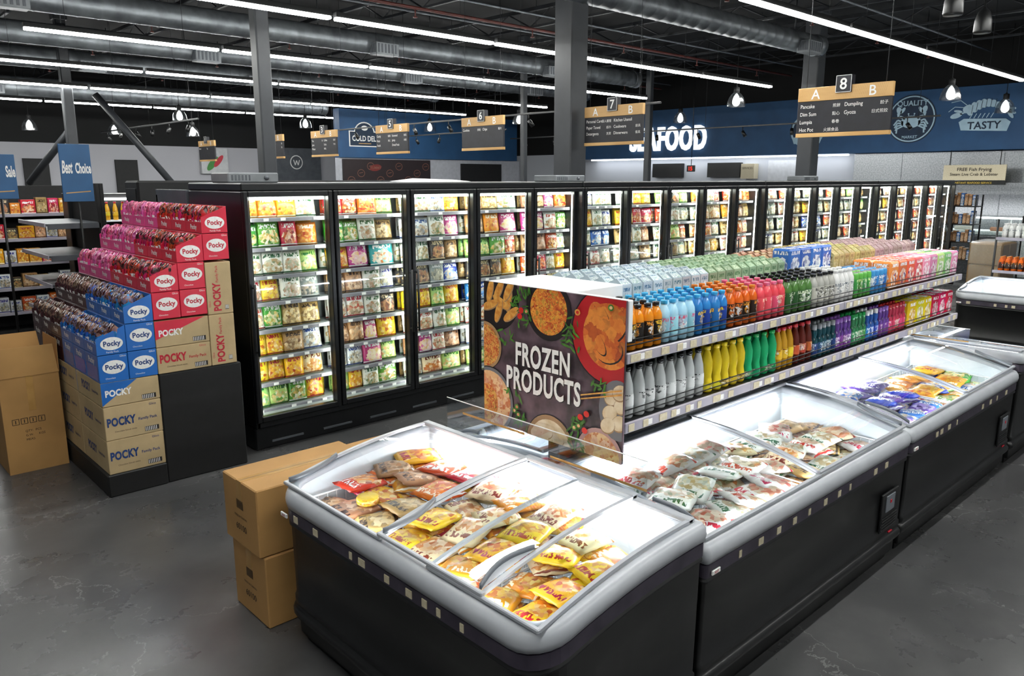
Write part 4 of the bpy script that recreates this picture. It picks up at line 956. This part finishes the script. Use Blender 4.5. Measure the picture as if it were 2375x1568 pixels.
defs={
 'orange':('straight',bm_('drink_orange','#e08a1c'),lab('lab_black','#1d1a17','#f0b23a'),CAPK,'black-capped orange juice bottle'),
 'sky':('straight',bm_('drink_sky','#a9d7ec'),lab('lab_sky','#9fd3ea','#e86a8a'),CAPB,'pale blue drink bottle with blue cap'),
 'blue':('straight',bm_('drink_blue','#2f7fc4'),lab('lab_blue','#1f56a8','#ffd23a'),CAPB,'blue drink bottle with blue cap'),
 'dorange':('straight',bm_('drink_amber','#d9641c'),lab('lab_brown','#2c1c16','#e8862c'),CAPO,'amber drink bottle with dark label'),
 'pink':('straight',bm_('drink_pink','#dd4a56'),lab('lab_pink','#e05060','#ffe0c8'),CAPP,'red-pink drink bottle'),
 'green':('straight',bm_('drink_matcha','#4f7a3c'),lab('lab_green','#2f5a2c','#e6efd2'),CAPK,'green tea latte bottle with black cap'),
 'grey':('straight',bm_('drink_grey','#a6a69f'),lab('lab_grey','#c9c7bd','#4a4a46'),CAPK,'grey milk tea bottle with black cap'),
 'white':('straight',bm_('drink_white','#d9dad8'),lab('lab_white','#e6e6e3','#6f7a84'),CAPW,'white milk drink bottle'),
 'lime':('can',bm_('drink_lime','#5fae4a'),lab('lab_lime','#3f9a4c','#dff0b0'),CAPGR,'green aluminium drink can'),
 'aqua':('can',bm_('drink_aqua','#3f8fc9'),lab('lab_aqua','#2f7fc0','#ffffff'),CAPGR,'blue aluminium drink can'),
 'clear':('tall',bm_('drink_clear','#d3d8d8'),lab('lab_clear','#dfe3e3','#20252a'),CAPK,'cloudy white yogurt drink bottle with black cap'),
 'yellow':('waist',bm_('drink_yellow','#e3c928'),lab('lab_yellow','#e8d43a','#3a2a14'),CAPY,'yellow curved yogurt drink bottle'),
 'emerald':('waist',bm_('drink_emerald','#1fa86a'),lab('lab_em','#1f9a5c','#e8e0c8'),CAPG,'green curved drink bottle'),
 'amber2':('tall',bm_('drink_honey','#c9961f'),lab('lab_honey','#e0b82c','#7a2a14'),CAPR,'golden drink bottle with red cap'),
 'cola':('tall',bm_('drink_cola','#5f1f14'),lab('lab_cola','#b3402a','#f5e0b8'),CAPR,'dark red drink bottle'),
 'codd1':('codd',bm_('drink_codd_teal','#17454f'),lab('lab_codd1','#244a7a','#d0e6f0'),CAPGR,'teal marble soda bottle'),
 'codd2':('codd',bm_('drink_codd_purple','#5f3a8a'),lab('lab_codd2','#7a3f96','#f0d8f5'),bm_('cap_purple','#8a5ab0'),'purple marble soda bottle'),
 'codd3':('codd',bm_('drink_codd_blue','#2a5aa6'),lab('lab_codd3','#2f6fc0','#e6f0ff'),CAPW,'blue marble soda bottle'),
 'codd4':('codd',bm_('drink_codd_red','#b3304a'),lab('lab_codd4','#c93f56','#ffe6ea'),CAPR,'red marble soda bottle'),
 'codd5':('codd',bm_('drink_codd_green','#2f7a4c'),lab('lab_codd5','#3f9a5c','#eaf7e0'),CAPG,'green marble soda bottle')}
BK={}
def fill(zs,segs,y0,rows_,pitch,grp,dy=.072):
    for x0,x1,k, in segs:
        n=max(1,int(round((x1-x0)/pitch)))
        for i in range(n):
            for r in range(rows_):
                loc=(x0+(i+.5)*(x1-x0)/n+U(-.002,.002),y0+r*dy+U(-.003,.003),zs)
                if k not in BK:
                    d=defs[k]; o=bottle_kind(*d[:4]); tag(o,d[4]+' on the shelf','drink bottle',grp); o.location=loc; o.rotation_euler=(0,0,U(0,6)); BK[k]=o
                else: inst(BK[k],loc,(0,0,U(0,6)),grp)
fill(1.546,[(2.68,2.94,'orange'),(2.94,3.21,'sky'),(3.21,3.50,'blue'),(3.50,3.80,'dorange'),(3.80,4.10,'pink'),(4.10,4.42,'green'),(4.42,4.72,'grey'),(4.72,4.98,'white')],2.135,4,.072,'drinks on the upper shelf')
fill(1.546,[(4.99,5.24,'lime'),(5.24,5.5,'aqua')],2.13,4,.062,'drinks on the upper shelf')
fill(1.226,[(2.68,3.33,'clear'),(3.33,3.72,'yellow'),(3.72,4.05,'emerald'),(4.05,4.25,'amber2'),(4.25,4.48,'cola')],2.14,2,.077,'drinks on the lower shelf',.08)
fill(1.226,[(4.49,4.80,'codd1'),(4.80,5.02,'codd2'),(5.02,5.24,'codd5'),(5.24,5.45,'codd3'),(5.45,5.62,'codd2'),(5.62,5.92,'codd4')],2.135,2,.062,'drinks on the lower shelf',.07)
MP={}
for n,c,pc in [('orange','#e8824a',['#ffffff','#f5d6c0','#e86a2c','#3a4a8a']),('pink','#ee9aba',['#ffffff','#f7dce6','#d84a86']),('green','#7fc47a',['#ffffff','#dff0d0','#3f9a4c']),('coral','#d8655f',['#ffffff','#f5d0c0','#c8302c']),('lime','#b9dc8a',['#ffffff','#eaf5d0','#5fae4a']),('blue','#3f7fc8',['#ffffff','#e6eefa','#1f4f9a']),('yellow','#e6cf1f',['#fff7c0','#c9a61f','#fff']),('red','#cf2247',['#ffd0d8','#a01030','#fff'])]:
    MP[n]=MB().box(0,.145,0,.13,0,.19,0,.012).mesh('drink_multipack',[pack('multi_'+n,c,'#ffffff',[q if len(q)>4 else '#ffffff' for q in pc],rough=.25,pcy=.42,prx=.40,pry=.30,ty=.86,th=.06)])
order=['orange','orange','orange','coral','pink','pink','lime','green','pink']
for i,n in enumerate(order):
    for r in range(2):
        ob('drink_multipack',MP[n],None,loc=(5.55+i*.15,2.11+r*.14,1.546),label='%s shrink-wrapped multipack of canned drinks on the shelf'%n,cat='drink multipack',group='multipacks on the upper shelf')
for i,n in enumerate(['yellow','yellow','yellow','red','red','red']):
    for r in range(2): ob('drink_multipack',MP[n],None,loc=(5.96+i*.155,2.11+r*.14,1.226),label='%s shrink-wrapped drink multipack on the lower shelf'%n,cat='drink multipack',group='multipacks on the lower shelf')
for i in range(4): ob('drink_multipack',MP['blue'],None,loc=(4.75+i*.15,2.44,1.661),label='blue and white drink multipack on the top deck',cat='drink multipack',group='blue multipacks')
def carton2(mat,topc):
    mb=MB(); w,d,h=.076,.088,.145
    v=[(0,0,0),(w,0,0),(w,d,0),(0,d,0),(0,0,h*.78),(w,0,h*.78),(w,d,h*.86),(0,d,h*.86),(w*.1,d*.5,h),(w*.9,d*.5,h)]
    q=[(0,0),(1,0),(1,1),(0,1)]
    mb.add(v,[[3,2,1,0],[0,1,5,4],[1,2,6,5],[2,3,7,6],[3,0,4,7],[4,5,9,8],[6,7,8,9]],0,[q]*7); mb.add([v[4],v[8],v[7]],[[0,1,2]],1); mb.add([v[5],v[6],v[9]],[[0,1,2]],1)
    return mb.mesh('juice_carton',[mat,topc])
def tcn(n,c): return pm(n,c,None,10,.4)
cs=[('white',carton2(pack('tc_white','#c3d0d6','#4f7a94',['#8fa8b6','#f0f4f5','#8fb5a8']),tcn('tt_white','#a5b5bd'))),('green',carton2(pack('tc_green','#9fb796','#3a7245',['#5f8a52','#dfecd4','#7fa270']),tcn('tt_green','#7f9c76'))),('tan',carton2(pack('tc_orange','#ab8060','#fff0d8',['#7a4c2e','#d0a27a','#b58a68']),tcn('tt_tan','#7a5a40'))),('yellow',carton2(pack('tc_yellow','#d6c888','#8a7037',['#ece4bc','#b09a58','#ddd296']),tcn('tt_yellow','#b0a268'))),('pale pink',carton2(pack('tc_pink','#ccb0b0','#804c54',['#e4cfcf','#ac8486','#e8d6d2']),tcn('tt_pink','#a88c8c')))]
for i in range(44):
    x=3.04+i*.087
    if x>6.8: break
    k=0 if x<3.80 else 1 if x<4.65 else 2 if x<5.15 else 3 if x<6.0 else 4
    for r in range(5):
        y=2.44+r*.1 if not(4.66<x<5.36) else 2.58+r*.1
        if y+.088>2.945: continue
        ob('juice_carton',cs[k][1],None,loc=(x,y,1.661),rot=(0,0,U(-2,2)),label='small %s drink carton lined up on the top deck'%cs[k][0],cat='drink carton',group='cartons on the top deck')
# ---------------------------------------------------------------- side background things
mb=MB()
for k in range(3):
    for i in range(2): mb.box(i*.42,i*.42+.41,0,.5,.12+k*.37,.12+k*.37+.36,0,.02)
mb.box(0,.83,0,.5,0,.1,1,.01)
e=ob('wrapped_pallet_cases',mb,[CARD,WOODS],loc=(14.9,3.9,0),label='stack of brown cases wrapped in clear film on a pallet',cat='cardboard boxes')
ob('stretch_wrap',MB().box(-.01,.84,-.01,.51,.1,1.25,0,.03),glassm('stretch_film','#e9eef2',.22,.5,.25),e)
mb=MB()
for z in (.5,.9,1.3,1.7): mb.box(0,.5,0,.6,z-.02,z,1)
for (x,y) in ((0,0),(.47,0),(0,.57),(.47,.57)): mb.box(x,x+.03,y,y+.03,0,1.95,1)
for z in (.5,.9,1.3,1.7):
    for k in range(7): mb.box(.02,.2,.02+k*.08,.09+k*.08,z+.001,z+U(.2,.3),0 if k%3 else 2,.01)
ob('product_rack',mb,[PK['brown'],BLACK,PK['blue']],loc=(19.4,5.7,0),label='narrow rack of tan and blue packaged goods',cat='rack')
e=empty('wire_rack',(12.45,2.35,0),label='black rack with juice bottles on two tiers',cat='rack')
mb=MB()
for x in (0,1.2):
    for y in (0,1.0): mb.cyl((x,y,0),(x,y,1.75),.015,n=8)
for z in (.55,1.03,1.49): mb.box(0,1.2,0,1.0,z-.02,z)
ob('rack_frame',mb,BLACK,e)
ob('price_rail',MB().box(-.02,-.008,0,1.0,1.0,1.04),RAIL,e); ob('price_rail',MB().box(-.02,-.008,0,1.0,1.46,1.5),RAIL,e)
for i in range(3):
    for j in range(12):
        inst(BK['dorange'],(12.50+i*.08,2.39+j*.08,1.031),None,'juice bottles on the far rack'); inst(BK['white'],(12.50+i*.08,2.39+j*.08,1.491),None,'juice bottles on the far rack')
def rack(name,loc,rz,L,D,H,zs,label):
    e=empty(name,loc,rz,label=label,cat='shelving')
    mb=MB().box(0,L,D-.04,D,0,H); mb.box(0,L,.02,D-.04,0,.14)
    for x in (0,L-.04): mb.box(x,x+.04,D-.08,D-.04,0,H)
    ob('rack_back',mb,BLACKM,e)
    for z in zs:
        s=ob('shelf',MB().box(.02,L-.02,0,D-.05,z-.025,z).box(.0,.02,.02,D-.06,z-.06,z).box(L-.02,L,.02,D-.06,z-.06,z),SGREY,e)
        ob('price_rail',MB().box(.0,L,-.012,0,z-.035,z+.01,0,.003),RAIL,s)
    return e
rack('end_cap_shelving',(2.05,10.6,0),-90,1.2,.6,2.25,[.5,.85,1.18,1.49,1.83],'black end cap shelving, mostly empty metal shelves')
rack('wall_shelving',(1.2,13.0,0),0,2.4,.5,2.2,[.4,.75,1.1,1.45,1.8],'dark shelving stocked with boxed goods')
gmat=['yellow','brown','dark','whiteb','orange','red']
for z in (.4,.75,1.1,1.45,1.8):
    x=1.25
    while x<3.45:
        w=U(.12,.2); k=random.choice(gmat); h=U(.14,.24)
        ob('grocery_box',MB().box(0,w,0,.12,0,h,0,.004),PK[k],loc=(x,13.05,z+.001),label='boxed grocery item on dark shelving',cat='grocery box',group='boxed groceries on shelving'); x+=w+.012
e=ob('lit_shelf_case',MB().box(2.9,4.9,11.4,12.2,0,2.1).box(2.95,4.85,11.36,11.4,1.5,1.52),BLACK,label='black case with a lit bottle shelf',cat='display case')
ob('case_light',MB().box(2.95,4.85,11.30,11.34,2.02,2.05),em('case_led','#ffffff',10),e)
ob('case_shelf',MB().box(2.95,4.85,11.2,11.4,1.74,1.76),WHITE,e)
for i in range(18): inst(BK['amber2'],(3.0+i*.1,11.28,1.76),None,'bottles in a lit case')
SB=pm('sale_sign_blue','#2a5f8f','#255682',3,.5)
def sale(x,y,z,w,h,t1,t2,label):
    e=empty('promotion_sign',(x,y,z),label=label,cat='sign',group='blue promotion signs')
    mb=MB().box(0,w,-.01,.01,0,h,0,.003)
    mb.text(t1,.18,FY(w*.03,-.012,h*.50),1,'LEFT',0,.03,.32,.08); mb.text(t2,.15,FY(w*.98,-.012,h*.50),1,'RIGHT',0,.03,.35)
    mb.stroke([(w*.1,h*.15),(w*.9,h*.18)],.01,0,2,FY(0,-.012,0)); ob('sign_panel',mb,[SB,INKW,WOODS],e)
    ob('sign_post',MB().cyl((w*.5,.02,-z),(w*.5,.02,h),.012,n=8),BLACK,e)
sale(2.24,9.36,2.06,.30,.60,'Best','Choice','blue sign reading best choice in white script')
sale(1.52,9.3,2.1,.30,.44,'On','Sale','blue sign reading on sale')
mb=MB().box(0,.08,0,.28,0,.2,0,.01).text('15',.17,FX(-.004,.14,.04),1,'CENTER',0,.01)
e=ob('queue_number_display',mb,[BLACK,em('red_led','#ff2a1a',3)],loc=(21.5,14.5,2.52),label='small black queue display with red number',cat='display')
ob('display_rod',MB().cyl((.05,.14,.2),(.05,.14,ZC-2.52),.01,n=6),BLACK,e)
# ---------------------------------------------------------------- person
def skin(name,verts,edges,rad,mat,parent=None,**k):
    me=bpy.data.meshes.new(name); me.from_pydata([tuple(v) for v in verts],edges,[]); o=bpy.data.objects.new(name,me); C.objects.link(o)
    m=o.modifiers.new('Skin','SKIN'); m.use_smooth_shade=True
    for i,r in enumerate(rad): me.skin_vertices[0].data[i].radius=(r,r)
    me.skin_vertices[0].data[0].use_root=True
    s=o.modifiers.new('Sub','SUBSURF'); s.levels=1; s.render_levels=2
    me.materials.append(mat)
    if parent: o.parent=parent
    return tag(o,**k)
SKIN=pm('skin','#a9745a','#9c6850',20,.5)
px,py=.56,7.50
V=[(px,py,.95),(px+.02,py,1.15),(px+.03,py,1.35),(px+.03,py,1.48),(px+.05,py,1.55),(px+.07,py,1.66),(px+.07,py,1.75),
 (px+.03,py-.19,1.42),(px+.16,py-.27,1.12),(px+.38,py-.26,.86),(px+.44,py-.27,.80),
 (px+.03,py+.19,1.42),(px+.06,py+.26,1.12),(px+.18,py+.24,.88),(px+.2,py+.22,.8),
 (px,py-.1,.9),(px+.03,py-.11,.5),(px,py-.11,.1),(px+.12,py-.12,.04),
 (px,py+.1,.9),(px+.03,py+.11,.5),(px,py+.11,.1),(px+.12,py+.12,.04)]
E=[(0,1),(1,2),(2,3),(3,4),(4,5),(5,6),(2,7),(7,8),(8,9),(9,10),(2,11),(11,12),(12,13),(13,14),(0,15),(15,16),(16,17),(17,18),(0,19),(19,20),(20,21),(21,22)]
Rd=[.13,.12,.13,.06,.055,.09,.06,.055,.042,.028,.03,.055,.042,.028,.03,.08,.055,.04,.04,.08,.055,.04,.04]
hx,hy,hz=px+.44,py-.27,.80
for k in range(4):
    o=-.032+k*.021; b=len(V); ln=[.9,1.05,1,.8][k]
    V+=[(hx+.02,hy+o,hz-.03),(hx+.035,hy+o*1.1,hz-.03-.04*ln),(hx+.03,hy+o*1.1,hz-.03-.068*ln),(hx+.02,hy+o*1.05,hz-.03-.09*ln)]
    E+=[(10,b),(b,b+1),(b+1,b+2),(b+2,b+3)]; Rd+=[.011,.009,.0085,.0075]
b=len(V); V+=[(hx-.0,hy-.045,hz-.02),(hx+.01,hy-.06,hz-.05),(hx+.018,hy-.06,hz-.075)]; E+=[(10,b),(b,b+1),(b+1,b+2)]; Rd+=[.013,.010,.009]
P=skin('person',V,E,Rd,SKIN,label='person in dark shirt and trousers reaching to an open box',cat='person')
skin('shirt',[V[0],V[1],V[2],V[3],V[7],V[8],V[11],V[12]],[(0,1),(1,2),(2,3),(2,4),(4,5),(2,6),(6,7)],[.15,.14,.145,.07,.07,.058,.07,.058],pm('dark_cloth','#1f2226','#2a2e33',30,.9),P)
skin('trousers',[V[0],V[15],V[16],V[17],V[19],V[20],V[21]],[(0,1),(1,2),(2,3),(0,4),(4,5),(5,6)],[.145,.095,.07,.058,.095,.07,.058],pm('navy_cloth','#1a2030','#222a3c',30,.9),P)
ob('hair',MB().lathe([(.03,-.09),(.095,-.06),(.108,.0),(.095,.06),(.05,.10),(.01,.11)],16,0,T(px+.055,py,1.73)),BLACKM,P)
# ---------------------------------------------------------------- world + camera
w=bpy.data.worlds.new('World'); SC.world=w; w.use_nodes=True
w.node_tree.nodes['Background'].inputs[0].default_value=(.5,.55,.6,1); w.node_tree.nodes['Background'].inputs[1].default_value=.3
SC.view_settings.view_transform='Standard'
cam=bpy.data.cameras.new('Camera'); co=bpy.data.objects.new('Camera',cam); C.objects.link(co)
co.location=(0,0,2.3); co.rotation_euler=(math.radians(90-11.6),0,math.radians(46.9-90))
cam.sensor_width=36; cam.lens=27.28; cam.clip_start=.05; cam.clip_end=200
SC.camera=co
